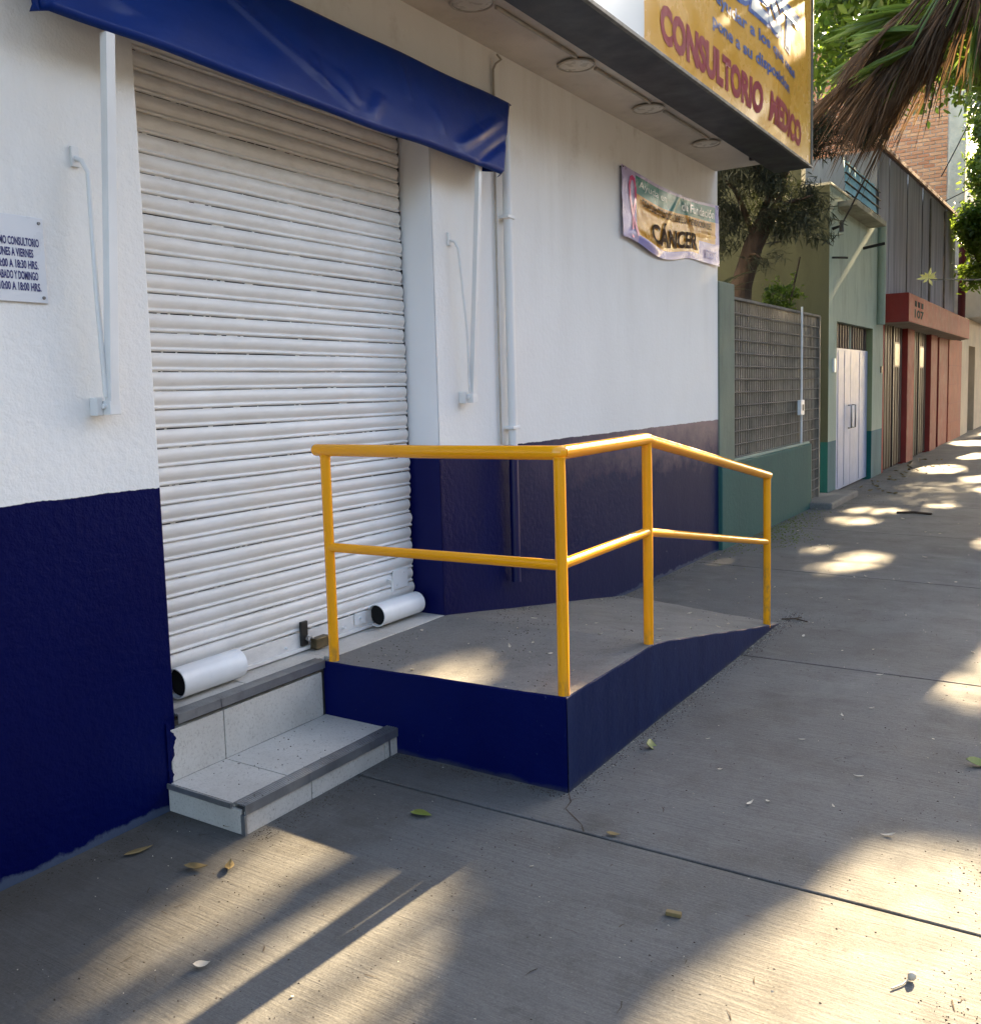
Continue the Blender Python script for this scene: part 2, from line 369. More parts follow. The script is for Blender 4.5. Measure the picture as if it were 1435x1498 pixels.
M['redorange'] = simple('orange_red_render', (.31, .062, .032), .75, .18, 2.2, .3, 40, .005, dirt=(.28, .10, .07), dirtamt=.5)
M['under'] = simple('canopy_soffit_grey', (.30, .27, .23), .8, .2, 3, .3, 40)
M['gate'] = simple('brown_steel_gate', (.055, .038, .030), .55, .3, 4, .15, 30, .003, 0, stretch=(1, 2, .2))
M['glass'] = simple('pale_window_glass', (.13, .13, .11), .4, .3, 8, .05, 20)
M['bricks'] = None
def m_brick():
    s = N('red_brick'); oi = s.n('ShaderNodeObjectInfo')
    c = s.mix(oi.outputs['Random'], (.62, .235, .095), (.84, .43, .20)); c = s.mix(s.ramp(s.noise(14, (1, 1, 1), 6, .7), .4, .7, 0, .4), c, (.30, .14, .10))
    return s.out(c, .85, s.bump(s.noise(40, (1, 1, 1), 5), .5, .01))
M['bricks'] = m_brick()
M['mortar'] = simple('mortar', (.62, .50, .39), .9, .2, 9, .5, 40, .01)
M['column'] = simple('rough_concrete_column', (.60, .52, .38), .9, .2, 4, .6, 20, .02)
M['rooftile'] = simple('terracotta', (.34, .20, .14), .8, .3, 5, .3, 60)
M['cream'] = simple('cream_render', (.52, .42, .30), .8, .12, 2, .3, 40, .005, dirt=(.3, .24, .17), dirtamt=.4)
M['creamdark'] = simple('cream_recess', (.34, .26, .16), .8, .15, 2, .3, 40)
M['offwhite'] = simple('offwhite_render', (.6, .59, .55), .8, .12, 2, .3, 40)
M['bark'] = simple('bark', (.065, .045, .032), .95, .35, 10, .8, 30, .03, stretch=(1, 1, .3))
M['palmbark'] = simple('palm_bark', (.14, .10, .07), .95, .35, 10, .8, 30, .03, stretch=(1, 1, 3))
M['deadfrond'] = m_leaf('dead_palm_frond', (.050, .029, .016), (.135, .080, .040), .25, 14, .8)
M['greenfrond'] = m_leaf('green_palm_frond', (.075, .13, .02), (.15, .22, .035), .5, 8, .38)
M['leaf1'] = m_leaf('broad_leaf', (.05, .095, .012), (.13, .19, .022), .55, 5, .38)
M['leaf2'] = m_leaf('street_tree_leaf', (.045, .085, .02), (.11, .16, .03), .5, 3, .45)
M['needle'] = m_leaf('feathery_foliage', (.016, .022, .010), (.035, .042, .016), .2, 6, .7)
M['strap'] = m_leaf('strap_leaf', (.05, .06, .03), (.12, .13, .07), .2, 10, .6)
M['moss'] = m_leaf('moss_green', (.09, .13, .02), (.18, .22, .04), .2, 30, .8)
M['sprig'] = m_leaf('yellow_sprig', (.45, .42, .05), (.6, .58, .25), .4, 9, .5)
M['cable'] = simple('black_cable', (.015, .015, .015), .7, .2, 3, 0)
M['plastic'] = simple('lamp_glass', (.58, .54, .47), .3, .1, 6, 0)
M['ring'] = simple('lamp_ring', (.42, .38, .32), .5, .2, 6, 0)

WX = -2.793
# ------------------------------------------------------------------ ground, road, sidewalk
o = box('ground', -300, 300, -200, 400, -.6, -.30, M['soil']); tag(o, kind='structure')
o = box('road', 1.05, 9.5, -60, 120, -.29, -.13, M['asphalt']); tag(o, kind='structure')
sw = thing('sidewalk', None, None, (0, 0, 0), kind='structure')
box('sidewalk_bed', -3.2, .06, -8, 60, -.28, -.02, M['grout'], sw)
joints = [-6.5, -4.2, -1.9, .4, 2.69, 4.985, 7.42, 9.66, 11.95, 14.25, 16.55, 18.85, 21.2, 23.5, 25.8, 28.1, 30.4, 32.8, 35, 37.4, 39.7, 42, 45, 48, 52, 56, 60]
skew = {7.42: -.10, 9.66: -.12}
XL, XR = WX + .002, .05
for a, b in zip(joints[:-1], joints[1:]):
    ka, kb = skew.get(a, 0), skew.get(b, 0)
    g = .0055
    vs = [(XL, a + g - ka, -.05), (XR, a + g + ka, -.05), (XR, b - g + kb, -.05), (XL, b - g - kb, -.05)]
    vs = vs + [(x, y, 0) for x, y, z in vs]
    o = mesh('slab', vs, BF, M['slab'], sw); bevel(o, .004, 2)
pst = thing('planting_strip', None, None, (0, 0, 0), kind='structure')
def soilf(u, v):
    x = .052 + u * .83; y = -6 + v * 66
    return (x, y, -.03 + .03 * math.sin(y * 3.1 + x * 5) * math.sin(x * 7) + random.uniform(-.008, .008))
grid('soil', 8, 300, soilf, M['soil'], pst)
o = box('kerb', .885, 1.045, -60, 120, -.29, 0.0, M['kerb'], None, .01); tag(o, kind='structure')
# soil mound spilling on the slab edge (bottom right)
def mound(cx, cy, rx, ry, h, name, n=26):
    vs = [(cx, cy, h)]; fs = []
    K = 6
    for k in range(1, K + 1):
        for i in range(n):
            a = 2 * math.pi * i / n; t = k / K
            j = 1 + .16 * math.sin(3 * a + cx * 9) + .1 * math.sin(7 * a + cy)
            z = h * (1 - t * t) + random.uniform(-.003, .005) * (t < .95) + .0015
            if t == 1: z = -.004
            vs.append((cx + rx * t * j * math.cos(a), cy + ry * t * j * math.sin(a), z))
    for i in range(n): fs.append((0, 1 + i, 1 + (i + 1) % n))
    for k in range(K - 1):
        for i in range(n):
            a = 1 + k * n + i; b = 1 + k * n + (i + 1) % n; fs.append((a, a + n, b + n, b))
    return mesh(name, vs, fs, M['soil'], None, True)
tag(mound(.02, 1.98, .27, .36, .03, 'soil_patch'), kind='structure')

# ------------------------------------------------------------------ clinic building
cl = thing('clinic_building', 'white clinic building with navy blue lower wall and rolled-down shutter', 'building', (-2.793, 3, 0))
OY0, OY1, OZ = 2.150, 3.866, 2.90
SX = -2.985
vs = []; fs = []
ys = [-9, OY0, OY1, 8.14]; zs = [-.25, 0, OZ, 7.0]
mb = MB()
for i in range(3):
    for j in range(3):
        if i == 1 and j == 1: continue
        a, b, c, d = ys[i], ys[i + 1], zs[j], zs[j + 1]
        mb.add([(WX, a, c), (WX, b, c), (WX, b, d), (WX, a, d)], [(0, 1, 2, 3)])
mb.add([(WX, 8.14, -.25), (-11, 8.14, -.25), (-11, 8.14, 7), (WX, 8.14, 7)], [(0, 1, 2, 3)])
mb.add([(WX, -9, -.25), (-11, -9, -.25), (-11, -9, 7), (WX, -9, 7)], [(3, 2, 1, 0)])
mb.add([(WX, -9, 7), (WX, 8.14, 7), (-11, 8.14, 7), (-11, -9, 7)], [(0, 1, 2, 3)])
# reveals
mb.add([(WX, OY0, 0), (-3.15, OY0, 0), (-3.15, OY0, OZ), (WX, OY0, OZ)], [(0, 1, 2, 3)])
mb.add([(WX, OY0, OZ), (-3.15, OY0, OZ), (-3.15, OY1, OZ), (WX, OY1, OZ)], [(0, 1, 2, 3)])
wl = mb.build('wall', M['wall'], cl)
bm = bmesh.new(); bm.from_mesh(wl.data); bmesh.ops.remove_doubles(bm, verts=bm.verts, dist=1e-4); bmesh.ops.recalc_face_normals(bm, faces=bm.faces); bm.to_mesh(wl.data); bm.free()
bevel(wl, .006, 2)
# smooth reveal trim on the right side of the opening: white above, navy below
s = N('smooth_reveal_paint'); X, Y, Z = s.sep()
jc = s.mix(s.ramp(Z, 1.181, 1.179), s.mix(s.ramp(s.noise(2, (1, 1, 1), 4), .3, .7), (.78, .78, .79), (.84, .84, .85)), (.0007, .0025, .062))
s.out(jc, .5, s.bump(s.noise(8, (1, 1, 1), 4), .12, .006), spec=.2); M['reveal'] = s.m
box('reveal', SX - .16, WX - .004, OY1 - .003, OY1 + .12, -.01, OZ - .002, M['reveal'], cl, .002)
# vertical plaster ridge left of the downpipe
box('plaster_ridge', WX - .01, WX + .012, 4.455, 4.485, 1.20, 3.30, M['wall'], cl, .004)
# eave slab
box('eave', WX - .001, -2.02, -9, 8.09, 3.350, 3.56, M['eave'], cl, .004)

# roller shutter
sh = thing('roller_shutter', 'rolled-down white metal roller shutter closing the clinic doorway', 'shutter', (SX, 3.0, .35))
box('gap_shade_sheet', SX - .05, SX - .035, OY0 - .05, OY1 + .0, .33, 2.9, M['dark'], sh)  # near-black sheet standing in for the shade behind the slat gaps
P = .0733; NS = 33; Z0 = .437
prof = [(0.016, -.004), (.020, .003), (.045, .0078), (.085, .0108), (.13, .0112), (.17, .0088), (.205, .0044), (.235, .0032), (.29, .0052), (.40, .0105), (.54, .0140), (.68, .0142), (.82, .0112), (.92, .0062), (.972, .0030), (.982, -.004)]
def slat_mesh(k):
    vs = []; n = 14
    ph = rng.uniform(0, 6.28, 3); y1 = OY1 - .016 - rng.uniform(0, .014)
    for i in range(n + 1):
        y = OY0 - .04 + (y1 - OY0 + .04) * i / n
        e = 0 if i < n else -.004
        for t, d in prof:
            wz = .0012 * math.sin(3.1 * y + ph[0]) + .0006 * math.sin(11 * y + ph[1])
            vs.append((SX + d + e + .0013 * math.sin(4 * y + ph[2]), y, Z0 + (k + t) * P + wz * (1 if t < .5 else .6)))
    c = len(prof); fs = [(i * c + j, (i + 1) * c + j, (i + 1) * c + j + 1, i * c + j + 1) for i in range(n) for j in range(c - 1)]
    o = mesh('slat', vs, fs, M['shutter'], sh, True)
    return o
for k in range(NS): slat_mesh(k)
mb = MB()
for k in range(NS + 1):
    y = OY0 - .02 + random.uniform(0, .1)
    while y < OY1 - .05:
        l_ = random.choice((.008, .012, .02, .05)) * random.uniform(.6, 1.4)
        mb.add([(SX + .0022, y, Z0 + k * P - .0022), (SX + .0022, y + l_, Z0 + k * P - .0022), (SX + .0022, y + l_, Z0 + k * P + .0022), (SX + .0022, y, Z0 + k * P + .0022)], [(0, 1, 2, 3)])
        y += l_ + random.expovariate(1 / .11) + .01
tag(mb.build('paint_bridges', M['shutter'], sh), kind='stuff')
mb = MB(); mb.box(SX - .012, SX + .008, OY0 - .03, OY1 - .012, .349, .434); mb.box(SX + .0085, SX + .020, OY0 - .03, OY1 - .016, .349, .366)
bevel(mb.build('bottom_bar', M['shutter'], sh), .002)
for k in range(NS + 1): box('end_clip', SX - .028, SX - .004, OY1 - .016 - .004 * (k % 3), OY1 - .004, Z0 + k * P - .012, Z0 + k * P + .010, M['blackmetal'], sh)
def half_tube(name, y0, y1, r=.055, zc=.415, lift=.0):
    xc = SX + .010 + r * .85
    mbb = MB(); n = 22; vs = []; fs = []
    a0, a1 = R(-120), R(150)
    for rr in (r, r - .004):
        for yy in (y0, y1):
            for i in range(n + 1):
                a = a0 + (a1 - a0) * i / n
                vs.append((xc + rr * math.cos(a), yy, zc + rr * math.sin(a)))
    k = n + 1
    for i in range(n):
        fs.append((i, k + i, k + i + 1, i + 1)); fs.append((2 * k + i, 2 * k + i + 1, 3 * k + i + 1, 3 * k + i))
        fs.append((i, i + 1, 2 * k + i + 1, 2 * k + i)); fs.append((k + i, 3 * k + i, 3 * k + i + 1, k + i + 1))
    fs.append((0, 2 * k, 3 * k, k)); fs.append((n, k + n, 3 * k + n, 2 * k + n))
    o = mesh(name, vs, fs, M['whitepaint'], sh, True); e = o.modifiers.new('e', 'EDGE_SPLIT'); e.split_angle = R(40)
    return o
half_tube('lock_cover', 2.262, 2.575, .060, .412)
half_tube('lock_cover', 3.47, 3.80, .056, .412)
for a_, r_ in ((2.272, .054), (3.48, .050)): tube('cover_hollow_shade', [(SX + .055, a_ + .012, .412), (SX + .055, a_ + .28, .412)], r_, M['dark'], sh, 20)  # dark plugs painted in for the shade inside the hollow covers
box('lock_plate', SX + .015, SX + .022, 3.66, 3.78, .50, .60, M['whitepaint'], sh, .002)
box('lock_plate', SX + .010, SX + .016, 3.36, 3.44, .38, .44, M['whitepaint'], sh, .002)
mb = MB().tube([(SX + .02, 3.62, .56), (SX + .045, 3.62, .56), (SX + .045, 3.62, .50)], .006, 8)
mb.build('lock_staple', M['whitepaint'], sh)
for (yy, zz) in ((3.69, .52), (3.75, .58), (3.40, .41), (3.28, .39), (2.9, .385), (2.6, .39)): tube('rivet', [(SX + .007, yy, zz), (SX + .026, yy, zz)], .006, M['whitepaint'], sh, 8)
# lock staple bracket behind padlock
hs = box('hasp', SX + .012, SX + .026, 2.985, 3.028, .372, .485, M['blackmetal'], sh, .004)
pl = thing('padlock', 'brass padlock with black hasp at the foot of the white shutter', 'padlock', (SX + .05, 3.05, .36))
o = box('lock_body', SX + .026, SX + .066, 3.035, 3.125, .350, .400, M['brass'], pl, .004)
tube('shackle', [(SX + .041, 3.045, .395), (SX + .041, 3.030, .412), (SX + .036, 3.012, .418), (SX + .030, 3.008, .405), (SX + .034, 3.03, .385)], .005, M['alu'], pl, 8)
tube('keyhole_plug', [(SX + .056, 3.067, .372), (SX + .059, 3.067, .372)], .008, M['blackmetal'], pl, 10)

# threshold and steps
st = thing('entrance_steps', 'speckled tile entrance steps with grey aluminium nosings beside the ramp', 'steps', (-2.6, 2.5, 0))
box('step_core', -2.78, -2.407, 2.118, 2.943, -.02, .086, M['grout'], st)
box('threshold_core', -3.02, -2.812, OY0 + .002, OY1 - .006, -.02, .318, M['grout'], st)
G = .0022
# tread tiles
for a, b in ((2.108, 2.372), (2.372, 2.803), (2.803, 2.943)):
    if a > 2.7: continue
    if b > 2.7: b = 2.943
    box('tread_tile', -2.792, -2.452, a + G, b - G, .087, .101, M['tile'], st, .0015)
for a, b in ((2.108, 2.43), (2.43, 2.86), (2.86, 2.943)):
    box('riser_tile', -2.407, -2.395, a + G, b - G, .000, .080, M['tile'], st, .0015)
box('side_tile', -2.790, -2.412, 2.100, 2.110, .000, .088, M['tile'], st, .0015)
for a, b in ((2.120, 2.372), (2.372, 2.925)):
    box('riser_tile', -2.812, -2.788, a + G, b - G, .1025, .296, M['tile'], st, .0015)
for a, b in ((2.15, 2.55), (2.55, 3.0), (3.0, 3.45), (3.45, 3.862)):
    box('threshold_tile', -3.02, -2.838 if a < 2.9 else -2.795, a + G, b - G, .319, .3425, M['tile'], st, .0015)
def nosing(y0, y1, xf, zt, xb, end_cap=False):
    mb = MB()
    mb.box(xf - .004, xf, y0, y1, zt - .035, zt)               # front lip
    mb.box(xb, xf - .0045, y0, y1, zt - .005, zt - .0006)
    n = 5
    for i in range(n):
        x = xb + .006 + (xf - xb - .014) * i / (n - 1)
        mb.box(x - .0028, x + .0028, y0, y1, zt - .0004, zt + .0022)
    o = mb.build('nosing', M['alu'], st); return o
vs = []; n = 40
for i in range(n + 1):
    z = .02 + .31 * i / n; vs += [(-2.7866, 2.104, z), (-2.7866, 2.128 + .010 * math.sin(z * 31) + .006 * math.sin(z * 97 + 1) + random.uniform(-.003, .003), z)]
mesh('paint_spill', vs, [(2 * i, 2 * i + 1, 2 * i + 3, 2 * i + 2) for i in range(n)], M['wall'], st)
nosing(2.102, 2.943, -2.388, .109, -2.448)
nosing(2.152, 2.352, -2.776, .350, -2.836); nosing(2.355, 2.935, -2.777, .349, -2.837)
box('side_nosing', -2.790, -2.452, 2.093, 2.099, .086, .106, M['alu'], st, .001)
box('corner_trim', -2.410, -2.390, 2.097, 2.1065, .0, .073, M['alu'], st, .001)
box('corner_trim', -2.418, -2.3935, 2.885, 2.895, .0, .073, M['alu'], st, .001)

# ------------------------------------------------------------------ ramp
rp = thing('wheelchair_ramp', 'concrete wheelchair ramp with navy blue painted sides and grey top', 'ramp', (-2.2, 2.945, 0))
XO = -1.588
def ztop(x, y):
    u = (x - WX) / (XO - WX); zf = .340 + .026 * u; ye = 6.15 - .32 * u; yk = 3.87 - .08 * u
    if y <= yk: return zf
    t = (y - yk) / (ye - yk)
    return max(-.012, zf * (1 - t) - .012 * t)
NU, NV = 26, 90
vs = []; fs = []; mi = []
for j in range(NV + 1):
    y = 2.946 + (6.35 - 2.946) * j / NV
    for i in range(NU + 1):
        x = (WX + .0) + (XO - .0 - WX) * i / NU
        z = ztop(x, y) + (.0012 * math.sin(9 * x + 5 * y) + .0005 * math.sin(23 * x - 14 * y))
        if 0 < i < NU and 0 < j: z += random.uniform(-.0006, .0006)
        xx = x
        if i == NU: xx = XO - .003 + .0012 * math.sin(y * 21)
        vs.append((xx, y, z))
for j in range(NV):
    for i in range(NU):
        a = j * (NU + 1) + i; fs.append((a, a + 1, a + NU + 2, a + NU + 1)); mi.append(0)
# outer side
base = len(vs)
for j in range(NV + 1):
    y = 2.946 + (6.35 - 2.946) * j / NV; t = vs[j * (NU + 1) + NU]
    vs.append((XO, y, t[2] - .006)); vs.append((XO + .004 * math.sin(y * 3), y, -.03))
for j in range(NV):
    t0, t1 = j * (NU + 1) + NU, (j + 1) * (NU + 1) + NU; b0 = base + 2 * j; b1 = b0 + 2
    fs.append((t1, t0, b0, b1)); mi.append(1); fs.append((b1, b0, b0 + 1, b1 + 1)); mi.append(1)
base = len(vs)
for i in range(NU + 1):
    t = vs[i]; x = XO if i == NU else t[0]
    vs.append((x, 2.941, t[2] - .006)); vs.append((x, 2.941 + .003 * math.sin(x * 8), -.03))
for i in range(NU):
    b0 = base + 2 * i; b1 = b0 + 2
    fs.append((i, i + 1, b1, b0)[::-1]); mi.append(1); fs.append((b0, b1, b1 + 1, b0 + 1)[::-1]); mi.append(1)
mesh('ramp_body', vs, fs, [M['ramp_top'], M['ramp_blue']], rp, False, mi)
# side wall lip against the steps
# ------------------------------------------------------------------ railing
rl = thing('ramp_railing', 'yellow painted tubular steel handrail standing on the ramp edge', 'railing', (-1.61, 2.965, .36))
XRL, YRL = -1.612, 2.968
def sphere_end(p, d, r):
    p = Vector(p); d = Vector(d).normalized(); pts = []; rs = []
    for k in range(6):
        a = k / 5 * math.pi / 2; pts.append(p + d * r * math.sin(a) * .8); rs.append(max(.0005, r * math.cos(a)))
    return pts, rs
e, er = sphere_end((-2.80, YRL, 1.268), (-1, 0, 0), .0265)
c0 = [(XRL - .02, YRL, 1.270), (XRL - .004, YRL + .003, 1.270), (XRL, YRL + .02, 1.270)]
tube('top_rail', list(reversed(e)) + [(-2.2, YRL, 1.267)] + c0, list(reversed(er)) + [.0265] * 4, M['yellow'], rl, 18)
tube('top_rail', [(XRL, YRL + .0205, 1.270), (XRL + .002, 3.4, 1.272), (XRL, 3.745, 1.274), (XRL, 3.775, 1.272), (XRL, 3.80, 1.264), (XRL + .004, 4.7, 1.105), (XRL + .003, 5.585, .948)], .0265, M['yellow'], rl, 18)
tube('mid_rail', [(-2.752, YRL, .846), (-2.1, YRL, .852), (XRL, YRL, .855)], .0205, M['yellow'], rl, 16)
tube('mid_rail', [(XRL, YRL, .858), (XRL, 3.76, .866)], .0205, M['yellow'], rl, 16)
tube('mid_rail', [(XRL, 3.76, .866), (XRL + .003, 4.7, .70), (XRL + .003, 5.56, .548)], .019, M['yellow'], rl, 16)
for (x, y, zb, zt) in ((-2.752, YRL, .325, 1.25), (XRL, YRL, .355, 1.255), (XRL, 3.765, .35, 1.26), (XRL + .003, 5.565, .02, .94)):
    po = tube('post', [(x, y, zb), (x + .001, y, (zb + zt) / 2), (x, y, zt)], .0222, M['yellow'], rl, 18)
    tube('weld_collar', [(x, y, zt - .012), (x, y, zt - .002)], [.0235, .0255], M['yellow'], po, 16)

# ------------------------------------------------------------------ awning
aw = thing('awning', 'folded dark blue vinyl awning above the white shutter', 'awning', (-2.72, 3.0, 2.85))
def gauss(d, s): return math.exp(-(d / s) ** 2)
def awf(u, v):
    # v: 0 bottom hem, 1 top edge, beyond .93 folds back to the wall
    yb = 1.70 + (4.30 - 1.70) * u; yt = 1.70 + (4.52 - 1.70) * u
    t = min(1, v / .86); y = yb + (yt - yb) * t
    z = 2.652 - .030 * u + (3.055 - 2.652 + .03 * u) * t; x = -2.600 - .095 * t
    # folds
    def ridge(y0, t0, y1, t1, amp, s):
        dy, dt = y1 - y0, t1 - t0; L = math.hypot(dy, dt); a = ((y - y0) * dy + (t - t0) * dt) / L / L
        if a < -.1 or a > 1.1: return 0
        d = ((y - y0) * dt - (t - t0) * dy) / L
        return amp * gauss(d, s) * math.sin(math.pi * min(1, max(0, a))) ** .6
    b = ridge(2.2, 1.05, 3.1, .12, .018, .032) + ridge(2.27, 1.02, 3.0, .20, -.012, .022) + ridge(4.36, .75, 3.85, .12, .022, .045) + ridge(4.42, .55, 4.0, .02, -.015, .03)
    b += ridge(3.05, .5, 3.12, .2, .010, .04) + ridge(3.3, .4, 3.2, .1, .010, .035) + ridge(1.8, .7, 2.0, .2, .012, .06)
    b += .0025 * math.sin(5.3 * y + 3 * t) + .0015 * math.sin(13 * y - 6 * t) * (1 - t) + .004 * math.sin(math.pi * t) + ridge(2.9, .55, 2.93, .25, .006, .02) + ridge(3.72, .5, 3.74, .2, .007, .02) + ridge(3.5, .9, 3.52, .45, .005, .015) + ridge(4.05, .6, 4.1, .4, .005, .02)
    x += b; z += .004 * math.sin(3.7 * y) * (1 - t) + .002 * math.sin(9 * y + 1)
    if v > .86:
        q = (v - .86) / .14; x = x + (-2.785 - x) * q; z = z + .006 * math.sin(q * math.pi) + .0 * q
    if v < .04: x -= .02 * (1 - v / .04); z += .004
    if u > .985: q = (u - .985) / .015; x -= .05 * q * (1 if v < .86 else 0.2)
    if u < .01: q = 1 - u / .01; x -= .05 * q
    return (x, y, z)
o = grid('awning_fabric', 170, 44, awf, M['vinyl'], aw); sm = o.modifiers.new('s', 'SOLIDIFY'); sm.thickness = .0025
# side cloth of the awning closing it to the wall
def sidef(yb, yt, zr=.03):
    return lambda u, v: (-2.785 + (.165 - .085 * v) * u * (.98), yb + (yt - yb) * v + .012 * math.sin(u * 5) * (1 - v), 2.645 + (3.045 - 2.645) * v + zr * (1 - u) * (1 - v))
grid('awning_side', 8, 10, sidef(4.285, 4.50), M['vinyl'], aw); grid('awning_side', 8, 10, sidef(1.716, 1.712, .22), M['vinyl'], aw)
tube('front_bar', [(-2.640, 1.74, 2.685), (-2.640, 4.25, 2.680)], .013, M['whitepaint'], aw, 12)
tube('roller_tube', [(-2.745, 1.66, 3.02), (-2.745, 4.48, 3.02)], .03, M['whitepaint'], aw, 12)
mb = MB()
for (yy, zz) in ((2.63, 3.062), (2.95, 3.058), (3.3, 3.06), (3.9, 3.06), (4.45, 3.06)):
    mb.box(-2.79, -2.76, yy, yy + .025, zz, zz + .012)
mb.build('awning_clips', M['blackmetal'], aw)
def arm(y, xt, zt, zb, yr_top, zr_top, w=.0135, rr=.0065):
    a = MB()
    for p, q in (((xt, y, zt), (-2.735, y, zb)),):
        p, q = Vector(p), Vector(q); d = (q - p).normalized(); a1 = Vector((0, 1, 0)); b1 = d.cross(a1).normalized()
        vs = []
        for c in (p, q):
            for s1, s2 in ((-1, -1), (1, -1), (1, 1), (-1, 1)): vs.append(c + a1 * w * s1 + b1 * w * s2)
        a.add(vs, BF)
    bevel(a.build('arm', M['whitepaint'], aw), .002)
    tube('stay_rod', [(WX + .004, yr_top, zr_top), (WX + .035, yr_top + .004, zr_top - .012), (WX + .052, yr_top + .014, zr_top - .05), (WX + .056, y - .028, zb + .35), (WX + .055, y - .018, zb + .03)], rr, M['whitepaint'], aw, 10)
    box('rod_bracket', WX + .001, WX + .012, yr_top - .014, yr_top + .014, zr_top - .03, zr_top + .035, M['whitepaint'], aw, .002)
    m2 = MB(); m2.box(WX + .001, WX + .04, y - .045, y - .022, zb - .03, zb + .03); m2.box(WX + .03, WX + .075, y - .02, y + .022, zb - .028, zb + .018); m2.tube([(WX + .05, y - .03, zb), (WX + .05, y + .034, zb)], .009, 8)
    bevel(m2.build('pivot_bracket', M['whitepaint'], aw), .002)
arm(1.935, -2.632, 2.655, 1.485, 1.895, 2.29, .0165, .0085)
arm(4.095, -2.655, 2.66, 1.470, 4.00, 2.28)

# ------------------------------------------------------------------ downpipe
dp = thing('downpipe', 'round downpipe beside the awning, white above and navy at the foot', 'drainpipe', (WX + .05, 4.52, .4))
s = N('two_tone_pipe'); X, Y, Z = s.sep()
s.out(s.mix(s.ramp(Z, 1.178, 1.174), (.72, .72, .71), (.0015, .003, .055)), .42, s.bump(s.noise(20), .1, .003)); M['pipe'] = s.m
tube('pipe', [(WX + .045, 4.515, .402), (WX + .045, 4.517, 1.8), (WX + .045, 4.52, 3.02)], .026, M['pipe'], dp, 20)
box('pipe_clamp', WX + .0, WX + .075, 4.475, 4.555, 1.282, 1.300, M['whitepaint'], dp, .003)
box('pipe_clamp', WX + .0, WX + .075, 4.475, 4.555, 2.45, 2.468, M['whitepaint'], dp, .003)
cb = tube('wall_cable', [(WX + .016, 4.438, 1.2), (WX + .016, 4.440, 2.2), (WX + .018, 4.45, 3.0), (WX + .018, 4.452, 3.24), (WX + .03, 4.46, 3.27), (WX + .04, 4.50, 3.30), (WX + .02, 4.49, 3.33)], .006, M['ring'], None, 8)
tag(cb, 'thin cable running up the wall beside the downpipe to the eave', 'cable')

# ------------------------------------------------------------------ eave lamps + conduit
def lamp(y, label):
    t = thing('eave_lamp', label, 'ceiling light', (-2.515, y, 3.345), 'round lamps under the eave')
    mb = MB(); n = 28
    def tor(r, rr, z, m=0):
        vs = []; fs = []
        for i in range(n):
            a = 2 * math.pi * i / n
            for k in range(8):
                b = 2 * math.pi * k / 8; q = r + rr * math.cos(b); vs.append((-2.515 + q * math.cos(a), y + q * math.sin(a), z + rr * math.sin(b)))
        for i in range(n):
            for k in range(8): fs.append((i * 8 + k, ((i + 1) % n) * 8 + k, ((i + 1) % n) * 8 + (k + 1) % 8, i * 8 + (k + 1) % 8))
        mb.add(vs, fs, m)
    tor(.103, .006, 3.335); mb.build('lamp_rim', M['ring'], t, True)
    tube('lamp_base', [(-2.515, y, 3.3495), (-2.515, y, 3.338)], [.085, .098], M['eave'], t, 28)
    dome = []; rs = []
    for k in range(6):
        a = k / 5 * math.pi / 2; dome.append((-2.515, y, 3.337 - .010 * math.sin(a))); rs.append(max(.001, .098 * math.cos(a)))
    tube('diffuser', dome, rs, M['plastic'], t, 28)
for y, l in ((3.86, 'round flush lamp under the eave, nearest to the awning'), (4.93, 'round flush lamp under the eave beside the downpipe top'), (5.97, 'round flush lamp under the eave between downpipe and banner'), (7.08, 'round flush lamp under the eave above the banner'), (2.8, 'round flush lamp under the eave directly over the shutter')): lamp(y, l)
cd = thing('eave_conduit', 'thin beige conduit pipe running along the eave between the lamps', 'conduit', (-2.44, 5, 3.34))
for a, b in ((0.2, 2.68), (2.92, 3.74), (3.98, 4.81), (5.05, 5.85), (6.09, 6.96)):
    tube('conduit_pipe', [(-2.455, a, 3.338), (-2.453, (a + b) / 2, 3.336), (-2.455, b, 3.338)], .010, M['ring'], cd, 8)

# ------------------------------------------------------------------ sign box
sg = thing('shop_sign', 'large yellow and white light-box sign lettered CONSULTORIO MEDICO on the eave', 'sign', (-2.1, 5, 3.26))
SF = -1.975; SB = -2.285; SZ0 = 3.262; SZ1 = 4.75; SY0 = 1.9; SY1 = 8.10
mb = MB(); mb.box(SB, SF - .02, SY0, SY1, SZ0, SZ1 + .03)
bevel(mb.build('sign_box', M['signbox'], sg), .003)
def sdisp(y, z):
    e = min(1, (SY1 - y) / .25) * min(1, max(0, (z - SZ0) / .12))
    b = .042 * math.exp(-((y - 6.90) / .60) ** 2 - ((z - 3.68) / .55) ** 2) + .004 * math.sin(y * 5.0 + z * 3)
    return b * max(0, e)
YS = 4.665
def face(y0, y1, mat, nu):
    grid('sign_face', nu, 24, lambda u, v: (SF - .012 + sdisp(y0 + (y1 - y0) * u, SZ0 + .014 + (SZ1 - SZ0 - .014) * v), y0 + (y1 - y0) * u, SZ0 + .014 + (SZ1 - SZ0 - .014) * v), mat, sg)
face(SY0 + .01, YS, M['signwhite'], 40); face(YS, SY1 - .01, M['signyellow'], 90)
box('sign_trim', SF - .019, SF + .004, SY0, SY1, SZ0 - .004, SZ0 + .016, M['trim'], sg, .002)
box('sign_trim', SF - .019, SF + .004, SY1 - .012, SY1 + .004, SZ0 + .0165, SZ1 + .03, M['trim'], sg, .002)
for yy in (7.5,):
    mb = MB(); mb.box(SB - .03, SB + .0, yy, yy + .04, SZ0 - .0, SZ0 + .09); mb.build('sign_bracket', M['signbox'], sg)
D0 = SF - .012
